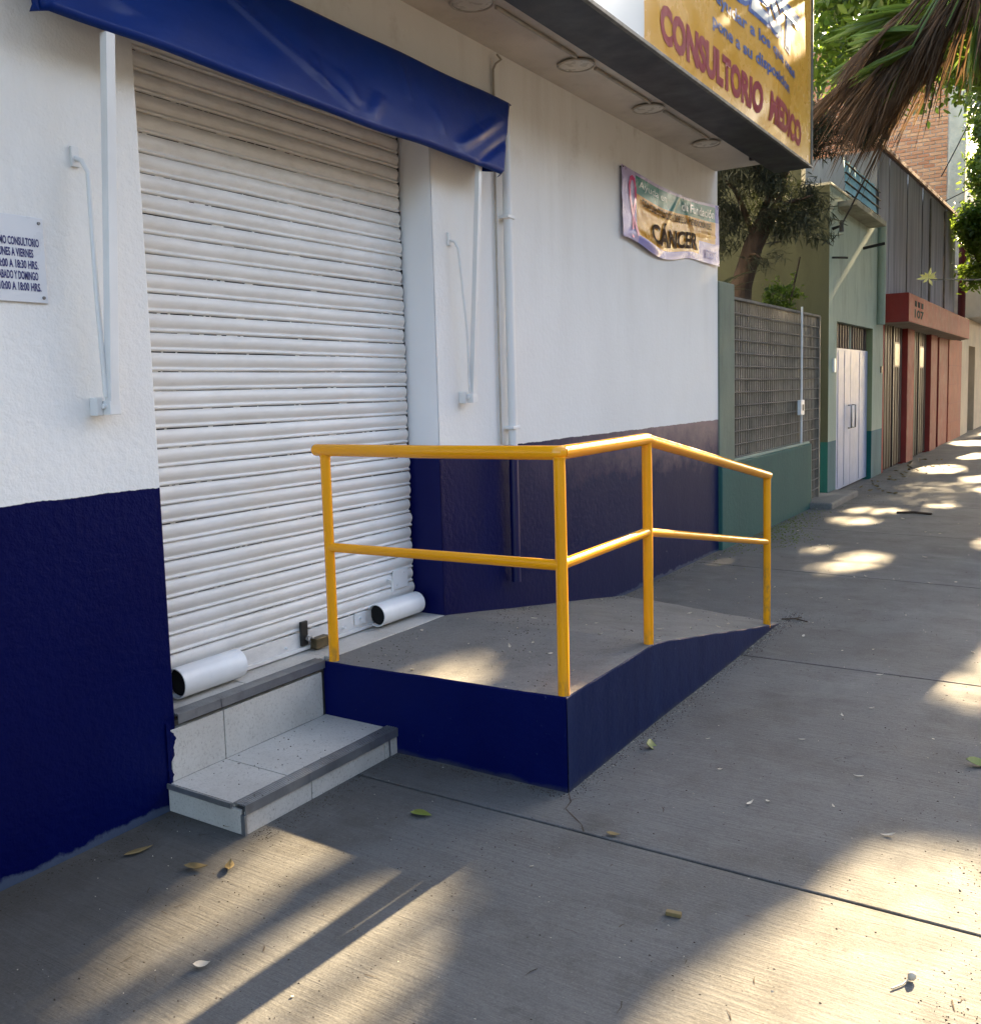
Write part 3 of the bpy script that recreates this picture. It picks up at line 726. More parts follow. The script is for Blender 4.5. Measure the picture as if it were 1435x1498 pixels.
text('lettering', 'CONSULTORIO', 4.885, 6.66, 3.345, 3.555, D0, M['maroon'], sg, .055, disp=sdisp, th=.003, sub=1)
text('lettering', 'MEDICO', 6.80, 7.78, 3.352, 3.555, D0, M['maroon'], sg, .055, disp=sdisp, th=.003, sub=1)
text('lettering', 'para ayudar a los que mas', 5.35, 7.55, 3.80, 3.905, D0, M['bluetext'], sg, .025, disp=sdisp, th=.003, sub=1)
text('lettering', 'pone a su disposicion', 5.70, 7.35, 3.64, 3.745, D0, M['bluetext'], sg, .025, disp=sdisp, th=.003, sub=1)
text('logo_outline', 'BEST', 5.95, 7.70, 3.955, 4.33, D0, M['bluetext'], sg, .075, shear=.2, disp=sdisp, th=.003, sub=1)
text('logo_lettering', 'BEST', 6.00, 7.65, 3.985, 4.30, D0, M['signwhite'], sg, .030, shear=.2, disp=sdisp, th=.0055, sub=1)

# ------------------------------------------------------------------ plaque
pq = thing('hours_plaque', 'white plaque with navy opening hours screwed to the white wall', 'sign', (WX, 1.5, 1.95))
box('plaque_board', WX + .002, WX + .008, 1.545, 1.767, 1.815, 2.079, M['plaque'], pq, .002)
for t, ye, z, wd in (('ULTIMO CONSULTORIO', 1.748, 1.987, .157), ('LUNES A VIERNES', 1.727, 1.953, .118), ('10:00 A 18:30 HRS.', 1.741, 1.918, .134), ('SABADO Y DOMINGO', 1.738, 1.884, .133), ('10:00 A 18:00 HRS.', 1.745, 1.850, .134)):
    text('lettering', t, ye - wd, ye, z, z + .026, WX + .008, M['navytext'], pq, .03, th=.001)
for y, z in ((1.752, 2.062), (1.752, 1.832), (1.56, 2.062), (1.56, 1.832)):
    tube('screw', [(WX + .008, y, z), (WX + .012, y, z)], [.0055, .0045], M['screw'], pq, 10)

# ------------------------------------------------------------------ banner
bn = thing('cancer_banner', 'creased plastic banner lettered CÁNCER hanging on the white wall', 'banner', (WX, 7.1, 2.8))
BY0, BY1 = 6.09, 8.105
def bdisp(y, z):
    u = (y - BY0) / (BY1 - BY0); v = (z - 2.50) / .56
    def r(u0, v0, u1, v1, a, s):
        du, dv = u1 - u0, (v1 - v0); L = math.hypot(du, dv); k = ((u - u0) * du + (v - v0) * dv) / L / L
        if k < 0 or k > 1: return 0
        return a * math.exp(-(((u - u0) * dv - (v - v0) * du) / L / s) ** 2) * math.sin(math.pi * k) ** .5
    d = .022 + .010 * math.sin(6 * u + 1) * (1 - v)
    d += r(.55, .92, .40, .42, .010, .014) + r(.55, .92, .70, .40, .010, .014) + r(.42, .50, .14, .56, .010, .025) + r(.70, .46, .98, .5, .009, .025) + r(.05, .2, .35, .02, .02, .07)
    d += .0012 * math.sin(28 * u + 9 * v) + .0012 * math.sin(17 * u - 22 * v)
    return max(.003, d)
def bz(y, v):      # lower edge sags, upper edge sags a little between the two ties
    u = (y - BY0) / (BY1 - BY0)
    top = 3.045 - .045 * math.sin(math.pi * min(1, u * 1.0)) * 1.0 + .012 * u; bot = 2.555 - .075 * math.sin(math.pi * min(1, u * 1.4)) ** 2 * (u < .72) - .02 * u
    return bot + (top - bot) * v
def bmat(u, v):
    if u < .115: return 0
    if v < .115 and u < .76: return 3
    if u > .76 and v < .34: return 0
    if u > .955: return 3 if (math.sin(v * 9) > 0) else 0
    if v > .70 and v < .955: return 1
    if v >= .955: return 0
    return 2
grid('banner_sheet', 110, 44, lambda u, v: ((WX + bdisp(BY0 + (BY1 - BY0) * u, bz(BY0 + (BY1 - BY0) * u, v))), BY0 + (BY1 - BY0) * u, bz(BY0 + (BY1 - BY0) * u, v)), [M['b_lilac'], M['b_teal'], M['b_orange'], M['b_blue']], bn, mif=bmat)
def btext(s, u0, u1, v0, v1, mat, bold=.0):
    o = text('lettering', s, BY0 + (BY1 - BY0) * u0, BY0 + (BY1 - BY0) * u1, v0, v1, 0, mat, None, bold, sub=1)
    w0 = Vector(bn.location)
    for vt in o.data.vertices:
        y, v = vt.co.y, vt.co.z; z = bz(y, v); vt.co = Vector((WX + bdisp(y, z) + .009, y, z)) - w0
    o.parent = bn; return o
btext('CÁNCER', .25, .74, .16, .50, M['b_text'], .03)
btext('CONCIENTIZACION SOBRE LA PREVENCION DEL', .16, .90, .56, .665, M['b_text'], .015)
btext('Ayuda en', .14, .40, .77, .90, M['b_wtext'], .0)
btext('de Fundación', .56, .93, .755, .90, M['b_wtext'], .02)
btext('BEST', .83, .955, .08, .22, M['b_blue'], .03)
def ribbon():
    mb = MB(); cy, cz = 6.26, 2.86
    pts = [(-.02, -.30), (.0, -.16), (.045, -.02), (.055, .06), (.03, .11), (0, .12), (-.03, .11), (-.055, .06), (-.045, -.02), (.0, -.14), (.06, -.28)]
    L = []
    for i, (a, b) in enumerate(pts):
        y = cy + a; z = cz + b; L.append((WX + bdisp(y, z) + .004, y, z))
    vs = []; 
    for i, p in enumerate(L):
        q = Vector(L[min(i + 1, len(L) - 1)]) - Vector(L[max(i - 1, 0)]); q.x = 0; q.normalize(); nrm = Vector((0, -q.z, q.y)) * .017
        vs += [Vector(p) + nrm, Vector(p) - nrm]
    mb.add(vs, [(2 * i, 2 * i + 1, 2 * i + 3, 2 * i + 2) for i in range(len(L) - 1)])
    return mb.build('pink_ribbon', M['b_pink'], bn)
ribbon()
for y, z in ((6.11, 3.03), (8.09, 3.04), (8.09, 2.55)):
    tube('banner_nail', [(WX, y, z), (WX + .03, y, z)], .006, M['screw'], bn, 8)
#--REST--
# ------------------------------------------------------------------ garden front next door
gf = thing('garden_fence', 'grey lattice fence of upright slats and wire rods on a teal wall', 'fence', (WX, 9.8, 0))
box('teal_wall', WX - .12, WX + .035, 8.146, 11.38, -.05, .775, M['teal'], gf, .012)
box('wall_cap', WX - .13, WX + .015, 8.56, 11.36, .776, .80, M['mint'], gf, .004)
tag(box('gate_pillar', WX - .30, WX + .012, 8.147, 8.575, .777, 2.42, M['greenpil'], None, .01), 'sage green rendered pillar between white clinic wall and lattice fence', 'pillar')
ny = 46
yy = np.linspace(8.62, 11.86, ny)
base = None
for i, y in enumerate(yy):
    zb = .81 if y < 11.40 else .06
    mb = MB(); mb.box(WX - .046, WX - .030, y - .013, y + .013, zb, 2.285 + .0)
    mb.build('slat', M['slatgrey'], gf)
z = .19
while z < 2.33:
    ya = 8.58 if z > .8 else 11.39
    mb = MB(); mb.tube([(WX - .012, ya, z), (WX - .010, (ya + 11.9) / 2, z - .006), (WX - .012, 11.9, z)], .0062, 6)
    mb.build('rod', M['rod'], gf); z += .1235
box('top_rail', WX - .03, WX + .002, 8.58, 11.9, 2.288, 2.312, M['rod'], gf)
box('backing', WX - .115, WX - .108, 8.58, 11.92, .03, 2.26, M['fenceback'], gf)
tube('fence_conduit', [(WX + .012, 10.98, .80), (WX + .012, 10.98, 2.36)], .012, M['whitepaint'], gf, 8)
box('switch_box', WX + .002, WX + .045, 10.84, 10.99, 1.13, 1.30, M['whitepaint'], gf, .005)
box('socket', WX + .0455, WX + .05, 10.90, 10.95, 1.18, 1.25, M['blackmetal'], gf)
box('gate_post', WX - .06, WX - .0, 11.88, 11.93, .02, 2.30, M['slatgrey'], gf)
tag(box('doorstep', WX - .15, -2.50, 11.30, 12.78, -.03, .075, M['ramp_top'], None, .02), 'low worn concrete doorstep in front of the lattice gate', 'step')
gd = box('garden_bed', -9, WX - .13, 8.15, 12.3, -.25, .01, M['soil']); tag(gd, kind='structure')

# ------------------------------------------------------------------ mint house
gh = thing('mint_house', 'small weathered mint green house with teal base and bluish double door', 'house', (WX, 14, 0))
DXr = -2.890
mb = MB()
mb.box(-9, WX, 12.345, 12.80, -.05, 3.95)
mb.box(-9, WX, 15.20, 16.045, -.05, 3.95)
mb.box(-9, WX, 12.80, 15.20, 2.285, 3.95)
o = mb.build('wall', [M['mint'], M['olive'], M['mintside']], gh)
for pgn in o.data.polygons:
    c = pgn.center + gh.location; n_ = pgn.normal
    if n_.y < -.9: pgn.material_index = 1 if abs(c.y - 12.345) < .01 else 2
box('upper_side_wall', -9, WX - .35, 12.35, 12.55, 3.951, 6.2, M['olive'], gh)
box('cornice', WX - .05, -2.56, 12.78, 14.85, 3.735, 3.81, M['cornice'], gh, .01)
box('roof_edge', -9, WX + .01, 12.36, 16.04, 3.951, 3.99, M['cornice'], gh, .01)
def bsf(i):
    y0 = 13.25 + i * .35
    vs = []; n = 8
    for k in range(n + 1):
        y = y0 + .3505 * k / n; x = -2.82 + .012 * math.cos(k / n * 2 * math.pi)
        vs += [(x + .02, y, 3.82), (x - .02, y, 4.46)]
    mesh('roof_sheet', vs, [(2 * k, 2 * k + 2, 2 * k + 3, 2 * k + 1) for k in range(n)], M['bluesheet'], gh, True)
for i in range(7): bsf(i)
for k in range(5): box('sheet_batten', -2.815, -2.786, 13.25, 15.7, 3.90 + k * .12, 3.905 + k * .12, M['fenceback'], gh)
dr = box('door', DXr - .04, DXr, 12.802, 15.198, .01, 1.955, M['dark'], gh)
for a, b in ((12.81, 13.985), (14.0, 15.19)):
    lf = mesh('door_leaf', bxv(DXr + .001, DXr + .03, a, b, .02, 1.95), BF, M['doorwhite'], gh); bevel(lf, .004)
    n = 3 if a < 13 else 2
    for k in range(1, n): box('door_seam', DXr + .0305, DXr + .036, a + (b - a) * k / n - .012, a + (b - a) * k / n + .012, .05, 1.92, M['doorwhite'], gh)
for yy_ in (13.86, 14.12):
    tube('handle', [(DXr + .03, yy_, 1.16), (DXr + .075, yy_, 1.16), (DXr + .075, yy_, .84), (DXr + .03, yy_, .84)], .012, M['alu'], gh, 8)
box('transom', DXr - .02, DXr + .005, 12.802, 15.198, 1.958, 2.283, M['doorgrille'], gh)
for k in range(14): box('transom_bar', DXr + .006, DXr + .02, 12.86 + k * .165, 12.88 + k * .165, 1.96, 2.28, M['blackmetal'], gh)
box('transom_bar', DXr + .006, DXr + .024, 13.98, 14.02, 1.96, 2.28, M['mint'], gh)
tube('downpipe', [(WX + .05, 15.55, 3.9), (WX + .05, 15.55, 2.36)], .065, M['mint'], gh, 14)
tube('bracket_bar', [(WX, 14.42, 3.40), (-2.50, 14.42, 3.44)], .022, M['blackmetal'], gh, 8)
tube('bracket_bar', [(WX, 12.50, 3.07), (-2.60, 12.50, 3.05)], .014, M['blackmetal'], gh, 8)
box('door_bell', WX + .001, WX + .03, 12.55, 12.64, 1.62, 1.80, M['whitepaint'], gh, .005)
box('door_bell', WX + .001, WX + .02, 15.85, 15.93, 1.62, 1.72, M['blackmetal'], gh)
ins = thing('cable_insulator', 'small black insulator clamp with cable on the mint green corner', 'insulator', (WX + .1, 12.5, 3.45))
tube('insulator_pin', [(WX, 12.5, 3.42), (WX + .12, 12.5, 3.46)], .014, M['blackmetal'], ins, 8)
tube('insulator_cap', [(WX + .11, 12.5, 3.38), (WX + .11, 12.5, 3.52)], [.03, .022], M['blackmetal'], ins, 10)

# ------------------------------------------------------------------ red house with corrugated upper storey
rh = thing('red_house', 'red house with brown steel gates under a tall grey corrugated metal upper front', 'house', (WX, 21, 0))
mb = MB(); mb.box(-9, -2.90, 16.06, 26.88, -.05, 2.88); mb.build('wall', M['reddark'], rh)
box('upper_wall', -9, -2.86, 16.06, 25.3, 2.881, 4.95, M['corr'], rh)
for (a, b, mt, xo) in ((16.06, 16.18, 'red', 0), (18.20, 18.95, 'red', .045), (21.15, 22.1, 'red', .045), (22.75, 24.3, 'reddark', .0), (24.301, 26.88, 'redorange', .02)):
    box('pier', -2.89, WX + xo, a, b, -.05, 2.44, M[mt if mt != 'reddark' else 'red'], rh, .008)
box('entry_door', -2.89, -2.86, 22.11, 22.74, -.0, 2.42, M['reddark'], rh)
for k in range(1, 5): box('block_joint', WX + .0205, WX + .026, 24.32, 26.86, k * .45, k * .45 + .012, M['red'], rh)
def gate(y0, y1):
    n = 8; w_ = (y1 - y0) / n
    for k in range(n):
        a = y0 + k * w_
        mb = MB(); vs = []
        pr = [(-2.85, 0), (-2.83, .12), (-2.83, .42), (-2.85, .5), (-2.85, .62), (-2.838, .7), (-2.838, .9), (-2.85, 1)]
        vs = [(x, a + t * w_ * .985, z_) for z_ in (.02, 2.42) for x, t in pr]
        mb.add(vs, [(i, i + 1, i + 9, i + 8) for i in range(7)]); mb.build('gate_panel', M['gate'], rh)
    c = (y0 + y1) / 2
    box('gate_stile', -2.845, -2.815, c - .03, c + .03, .01, 2.42, M['blackmetal'], rh)
    f = box('gate_window', -2.84, -2.822, c + .10, c + .62, 1.72, 2.15, M['blackmetal'], rh)
    box('pane', -2.8215, -2.818, c + .13, c + .59, 1.75, 2.12, M['glass'], f)
gate(16.2, 18.2); gate(18.96, 21.14)
cn = MB(); cn.box(-3.0, -2.42, 16.08, 24.9, 2.41, 2.87); c_ = cn.build('canopy', [M['red'], M['under']], rh)
for pgn in c_.data.polygons:
    if pgn.normal.z < -.9: pgn.material_index = 1
bevel(c_, .015)
text('house_number', '107', 16.62, 17.62, 2.50, 2.64, -2.42, M['dark'], rh, .04, th=.003)
for k in range(3): box('number_mark', -2.419, -2.414, 16.66 + k * .34, 16.86 + k * .34, 2.685, 2.775, M['dark'], rh)
# corrugated panels
for i in range(11):
    y0 = 15.56 + i * .878; n = 36; vs = []
    lean = random.uniform(-.006, .006)
    for k in range(n + 1):
        y = y0 + .872 * k / n; x = WX - .012 + .014 * math.cos(k / n * 2 * math.pi * 9) + lean
        zt = 5.02 + (y - 15.5) * .03
        vs += [(x, y, 2.875), (x, y, zt)]
    mesh('corrugated_panel', vs, [(2 * k, 2 * k + 2, 2 * k + 3, 2 * k + 1) for k in range(n)], M['corr'], rh, False)
box('panel_return', -9, WX - .03, 15.56, 15.60, 3.995, 5.0, M['corr'], rh)
for k in range(2): tube('facade_pipe', [(WX + .02, 20.9 + k * 2.25, 2.9), (WX + .02, 20.9 + k * 2.25, 5.1 + .07 * k)], .022, M['rod'], rh, 8)
mb = MB(); mb.box(WX - .05, WX + .012, 15.52, 25.3, -.02, .0)
for v_i, v_ in enumerate(mb.v): mb.v[v_i] = (v_[0], v_[1], v_[2] + 5.05 + (v_[1] - 15.5) * .03)
mb.build('panel_flashing', M['gate'], rh)
tm = None
for k in range(54):
    y = 15.6 + k * .178; z = 5.052 + (y - 15.5) * .03
    vs = []
    for x in (WX + .045, WX - .40):
        for i in range(7):
            a = math.pi * i / 6; vs.append((x, y - .082 * math.cos(a), z + (.065 * math.sin(a)) + (.11 if x < -3 else 0)))
    vs2 = vs + [(WX + .02, y, z)]
    fs = [(i, i + 1, i + 8, i + 7) for i in range(6)] + [(6, 5, 4, 3, 2, 1, 0)]
    mesh('roof_tile', vs, fs, M['rooftile'], rh)
tag(tube('corner_pole', [(WX + .06, 26.2, 2.45), (WX + .06, 26.2, 5.7)], .09, M['reddark'], None, 10), 'dark brown-red pole standing past the grey corrugated front', 'pole')

# ------------------------------------------------------------------ brick building behind
bb = thing('brick_building', 'tall bare red brick building with rough concrete column behind the grey front', 'building', (-5, 27, 4))
box('brick_core', -9.5, -3.19, 27.04, 32, 0, 10.5, M['mortar'], bb)
box('concrete_column', -3.20, -2.80, 26.99, 27.4, 0, 10.6, M['column'], bb, .03)
box('tie_beam', -9.5, -3.201, 27.0, 27.3, 5.44, 5.62, M['column'], bb, .02)
box('painted_band', -9.5, -3.201, 27.01, 27.3, 5.02, 5.20, M['red'], bb, .01)
bmesh_ = None; bx0 = None; cnt = 0
bw, bh, gp = .262, .070, .024
rest_mb = MB(); c_list = []
row = 0; z = 5.635
def addbrick(x, z, w_):
    global bx0, cnt
    big = (x > -6.0 and z < 8.9)
    d = random.uniform(-.008, .008)
    if big and cnt < 300:
        cnt += 1
        if w_ == bw:
            if bx0 is None:
                bx0 = bpy.data.meshes.new('brick'); bx0.from_pydata([(a, b, c) for a, b, c in bxv(0, bw, 0, .03, 0, bh)], [], BF); bx0.materials.append(M['bricks'])
            o = bpy.data.objects.new('brick', bx0)
            o.location = Vector((x, 27.012 + d, z)) - bb.location; link(o, bb)
        else:
            box('brick', x, x + w_, 27.012 + d, 27.042 + d, z, z + bh, M['bricks'], bb)
    else: rest_mb.box(x, x + w_, 27.012 + d, 27.045, z, z + bh)
rows = []
z = 5.635
while z < 10.4: rows.append(z); z += bh + gp
z = 5.205
while z < 5.36: rows.append(z); z += bh + gp
for r, z in enumerate(sorted(rows, key=lambda q: abs(q - 7.0))):
    x = -3.205 - (bw * .5 if int(round(z / (bh + gp))) % 2 else 0); ri = 0
    if x < -3.3: addbrick(-3.205 - bw * .5 + .0, z, bw * .5 - gp) if True else None; x -= gp * 0
    while x > -9.3:
        x -= bw + gp; addbrick(x, z + random.uniform(-.004, .004), bw)
tag(rest_mb.build('brickwork', M['bricks'], bb), kind='stuff')

# ------------------------------------------------------------------ cream house at the end
ch = thing('cream_house', 'cream house with a doorway and white upper balcony beyond the red house', 'house', (WX, 30, 0))
mb = MB(); mb.box(-6, WX, 26.9, 28.7, -.05, 3.1); mb.box(-6, WX, 30.4, 36, -.05, 3.1); mb.box(-6, WX, 28.7, 30.4, 2.38, 3.1); mb.box(-6, -3.15, 28.7, 30.4, -.05, 2.38)
mb.build('wall', M['cream'], ch); box('door', -3.149, -3.12, 28.9, 30.2, .02, 2.3, M['creamdark'], ch)
box('balcony', -3.0, -2.45, 28.5, 36, 3.12, 4.25, M['offwhite'], ch, .02)
box('upper_wall', -6, -2.95, 28.5, 36, 4.26, 7.2, M['offwhite'], ch)
for k in range(3): 
    f = box('window', -2.952, -2.90, 29.3 + k * 2.1, 30.5 + k * 2.1, 4.8, 6.4, M['blackmetal'], ch); box('pane', -2.90, -2.89, 29.38 + k * 2.1, 30.42 + k * 2.1, 4.88, 6.32, M['glass'], f)
fh = thing('far_house', 'pale far house at the end of the row, half hidden by trees', 'house', (WX, 45, 0))
box('wall', -8, -2.9, 36.2, 62, -.05, 6.5, M['offwhite'], fh)
for k in range(6):
    f = box('window', -2.902, -2.86, 38 + k * 4, 39.6 + k * 4, 3.4, 5.2, M['blackmetal'], fh); box('pane', -2.86, -2.85, 38.1 + k * 4, 39.5 + k * 4, 3.5, 5.1, M['glass'], f)

# ------------------------------------------------------------------ unseen row of houses added across the street to block low sky light
for i, (a, b, h_, mt, lb) in enumerate(((-22, -6, 6.5, 'greenpil', 'unseen two-storey sage green house added across the street, nearest the camera side'), (-5.9, 9, 9.0, 'cream', 'unseen tall cream house added across the street, facing the clinic'), (9.1, 22, 6.2, 'reddark', 'unseen brown-red house added across the street, facing the lattice fence'), (22.1, 40, 8.0, 'cream', 'unseen long cream house added across the street, facing the red house'), (40.1, 62, 6.5, 'greenpil', 'unseen sage green house added across the street at the far end'))):
    hb = thing('added_opposite_house', lb, 'house', (12, (a + b) / 2, 0)); box('wall', 11.6, 19, a, b, -.3, h_, M[mt], hb); box('parapet', 11.5, 11.599, a, b, h_ - .3, h_ + .15, M['cornice'], hb)
    y = a + 1.5
    while y < b - 2:
        for z in (1.0, 3.9):
            if z < h_ - 1.8:
                f = box('window', 11.55, 11.599, y, y + 1.4, z, z + 1.4, M['blackmetal'], hb); box('pane', 11.535, 11.549, y + .08, y + 1.32, z + .08, z + 1.32, M['glass'], f)
        y += 3.1
o = box('far_pavement', 9.5, 11.6, -60, 120, -.29, 0.0, M['slab']); tag(o, kind='structure')

# ------------------------------------------------------------------ vegetation
TE = math.tan(R(SUN_EL)); TA = math.tan(R(SUN_AZ))
# openings in the foliage: where the sun gets through to the pavement (metres on the ground plane)
GAPS = [
    [(-.90, 1.5), (-.84, 2.1), (-.74, 2.31), (-.66, 2.67), (-.58, 3.02), (-.45, 3.17), (-.3, 3.12), (-.25, 3.23), (.3, 3.3), (.3, .2), (-.90, .2)],
    [(-1.66, 1.25), (-1.66, 1.66), (-1.64, 2.22), (-1.50, 2.12), (-1.42, 1.85), (-1.30, 1.50), (-1.26, 1.25)],
    [(-1.91, .1), (-1.91, 1.55), (-1.85, 2.0), (-1.80, 2.25), (-1.60, 2.25), (-1.58, 1.4), (-1.60, .1)],
    [(-2.16, 1.25), (-2.28, 1.60), (-2.38, 1.95), (-2.37, 2.24), (-2.13, 2.37), (-2.01, 2.30), (-2.0, 2.01), (-2.0, 1.7), (-2.02, 1.2)],
    [(-2.60, -2.3), (-2.60, -.9), (-2.45, -.9), (-2.45, -2.3)],
]
ELL = [(-1.575, 8.125, .20, .44), (-1.992, 8.526, .09, .18), (-1.752, 7.62, .13, .18), (-2.231, 11.357, .12, .3), (-1.896, 11.354, .13, .24), (-2.086, 10.446, .24, .26), (-1.418, 12.058, .15, .2), (-2.036, 17.03, .33, .9), (-1.837, 20.0, .2, .9), (-.50, 6.487, .12, .25), (-.44, 4.9, .14, .25), (-2.278 + .0, 2.33, .16, .20), (-.862, 3.05, .07, .10),
       (-.3, 5.4, .15, .4), (-.9, 14.0, .3, .5), (-1.3, 15.5, .25, .5), (-.6, 9.5, .25, .5), (-.2, 7.6, .2, .4), (-1.0, 18.5, .4, .6), (-1.2, 23, .6, 1.0), (-2.2, 24, .4, 1.0), (-.4, 12.4, .3, .5), (-1.7, 28, .7, 1.6)]
def in_gap(P, pad=0.0):
    P = np.asarray(P); sx = P[:, 0] - P[:, 2] / TE * TA * 1.0; sy = P[:, 1] - P[:, 2] / TE
    sx = P[:, 0] - (P[:, 2] / TE) * math.sin(R(SUN_AZ)); sy = P[:, 1] - (P[:, 2] / TE) * math.cos(R(SUN_AZ))
    r = np.zeros(len(P), bool)
    for g in GAPS:
        c = np.zeros(len(P), bool); n = len(g)
        for i in range(n):
            x0, y0 = g[i]; x1, y1 = g[(i + 1) % n]
            if y0 == y1: continue
            k = ((y0 > sy) != (y1 > sy)) & (sx < (x1 - x0) * (sy - y0) / (y1 - y0) + x0); c ^= k
        r |= c & (rng.random(len(P)) < .985)
    soft = rng.random(len(P)) < .84
    for x, y, a, b in ELL: r |= soft & ( ((sx - x) / (a + pad)) ** 2 + ((sy - y) / (b + pad)) ** 2 < 1)
    return r
def leaves(name, blobs, n, size, mat, parent, shape=(1, .42), droop=.3, clump=.35, nclump=None, cull=True, keep=None):
    """leaf-sized faces gathered in clumps inside ellipsoidal volumes"""
    vol = np.array([b[3] * b[4] * b[5] for b in blobs]); pr = vol / vol.sum()
    nc = nclump or n // 26
    ci = rng.choice(len(blobs), nc, p=pr); B = np.array(blobs)[ci]
    u = rng.normal(size=(nc, 3)); u /= np.linalg.norm(u, axis=1)[:, None]; rr = rng.uniform(.25, 1, (nc, 1)) ** .5
    C = B[:, :3] + u * rr * B[:, 3:6]
    k = rng.integers(0, nc, n); P = C[k] + rng.normal(size=(n, 3)) * clump * rng.uniform(.3, 1, (n, 1)) * np.array([1, 1, .7])
    ok = np.ones(n, bool)
    if cull: ok &= ~in_gap(P, .05)
    if keep is not None: ok &= keep(P)
    P = P[ok]; n = len(P)
    d = rng.normal(size=(n, 3)); d[:, 2] -= droop; d /= np.linalg.norm(d, axis=1)[:, None]
    if cull:
        o2 = ~in_gap(P + d * size * .6, .03); P = P[o2]; d = d[o2]; n = len(P)
    a = np.cross(d, rng.normal(size=(n, 3))); a /= np.linalg.norm(a, axis=1)[:, None]; nn = np.cross(d, a)
    s = (size * rng.uniform(.6, 1.3, n))[:, None]; L = s * shape[0]; W = s * shape[1]
    V = np.stack([P, P + d * L * .35 + a * W * .5 + nn * W * .15, P + d * L * .75 + a * W * .38 + nn * W * .1, P + d * L, P + d * L * .75 - a * W * .38 + nn * W * .1, P + d * L * .35 - a * W * .5 + nn * W * .15], 1).reshape(-1, 3)
    i = np.arange(n)[:, None] * 6
    F = np.concatenate([i + np.array([[0, 1, 2, 3]]), i + np.array([[0, 3, 4, 5]])], 0)
    me = bpy.data.meshes.new(name); off = np.array(worldloc(parent)) if parent is not None else 0
    V = V - off
    me.vertices.add(len(V)); me.vertices.foreach_set('co', V.astype(np.float32).ravel())
    me.loops.add(F.size); me.loops.foreach_set('vertex_index', F.astype(np.int32).ravel())
    me.polygons.add(len(F)); me.polygons.foreach_set('loop_start', np.arange(0, F.size, 4, dtype=np.int32)); me.polygons.foreach_set('loop_total', np.full(len(F), 4, np.int32))
    me.materials.append(mat); me.update(calc_edges=True)
    return link(bpy.data.objects.new(name, me), parent)
def branchset(name, parent, mat, trunk, r0, r1, tips, n=10):
    mb = MB(); k = len(trunk); mb.tube(trunk, [r0 + (r1 - r0) * i / (k - 1) for i in range(k)], n, True)
    mesh_o = mb.build('trunk', mat, parent, True)
    mb = MB()
    for (p, q, r) in tips:
        p, q = Vector(p), Vector(q); mid = (p + q) / 2 + Vector((random.uniform(-.2, .2), random.uniform(-.2, .2), .18 * (q - p).length * random.uniform(.3, 1)))
        mb.tube([p, (p + mid) / 2 + Vector((0, 0, .03)), mid, q], [r, r * .8, r * .55, r * .15], 7)
    if tips: mb.build('branches', mat, parent, True)
def street_tree(loc, blobs, n, label, leafmat, size=.14, h=5.2, lean=(.0, .0), keep=None):
    t = thing('street_tree', label, 'tree', loc)
    top = (loc[0] + lean[0], loc[1] + lean[1], h)
    tr = [loc, (loc[0] + .05, loc[1], h * .3), (loc[0] + lean[0] * .4 - .04, loc[1] + lean[1] * .5, h * .65), top]
    tips = []
    for b in blobs:
        for _ in range(3):
            f = random.uniform(.6, 1); p = Vector(loc).lerp(Vector(top), f); tips.append((p, Vector(b[:3]) + Vector((random.uniform(-.5, .5) * b[3], random.uniform(-.5, .5) * b[4], random.uniform(-.4, .3) * b[5])), .07 * (1.3 - f * .6)))
    # limbs that would stand in a shaft of light are left out
    good = []
    for p, q, r in tips:
        S_ = np.array([list(p.lerp(q, a / 29) + Vector((ox, oy, oz * math.sin(a / 29 * math.pi)))) for a in range(30) for ox, oy, oz in ((0, 0, 0), (.12, 0, .3), (-.12, 0, .3), (0, 0, .5))])
        if not in_gap(S_, .03).any(): good.append((p, q, r))
    branchset('trunk', t, M['bark'], tr, .17, .10, good)
    tag(leaves('crown', blobs, n, size, leafmat, t, keep=keep), kind='stuff'); return t
# broad-leaved tree behind the palm: its crown fills the sky over the clinic sign
street_tree((.95, 14.9, -.05), [(-2.75, 14.2, 6.7, .75, 1.2, 1.1), (-2.9, 13.2, 5.9, .5, .8, .6), (-1.9, 13.2, 6.3, 1.2, 1.4, 1.15), (-.9, 14.6, 6.9, 1.7, 2.0, 1.4), (.9, 14.8, 6.8, 1.7, 2.2, 1.5), (-1.7, 15.4, 7.0, 1.1, 1.6, 1.0), (.4, 12.4, 5.9, 1.5, 1.3, .9), (-.7, 17.2, 6.9, 1.5, 1.6, 1.2), (.5, 11.0, 5.2, 1.0, 1.3, .8), (-.5, 12.3, 6.4, 1.5, 1.2, .9)], 60000,
            'broad-leaved tree with bright backlit leaves behind the dead palm fronds', M['leaf1'], .15, 5.6,
            keep=lambda P: ~((P[:, 1] > 15.5) & (P[:, 0] < -2.35)))
street_tree((.55, 22.5, -.05), [(.2, 20.2, 6.3, 2.0, 2.0, 1.7), (-.3, 22.8, 7.0, 2.0, 2.6, 1.7), (1.0, 24.5, 6.6, 1.9, 2.4, 1.8), (-.9, 25.0, 6.6, 1.5, 2.0, 1.3), (.4, 18.3, 5.0, 1.4, 1.3, 1.1), (-1.3, 22.5, 5.9, .7, 1.4, .9), (-1.95, 22.0, 7.9, .55, 1.8, .8), (-1.75, 20.6, 7.2, .4, 1.2, .7)], 52000,
            'second street tree along the kerb, crown over the far pavement', M['leaf2'], .15, 5.0, keep=lambda P: P[:, 0] > -.095 * P[:, 1] + .10 - .35 * (P[:, 2] > 6.9))
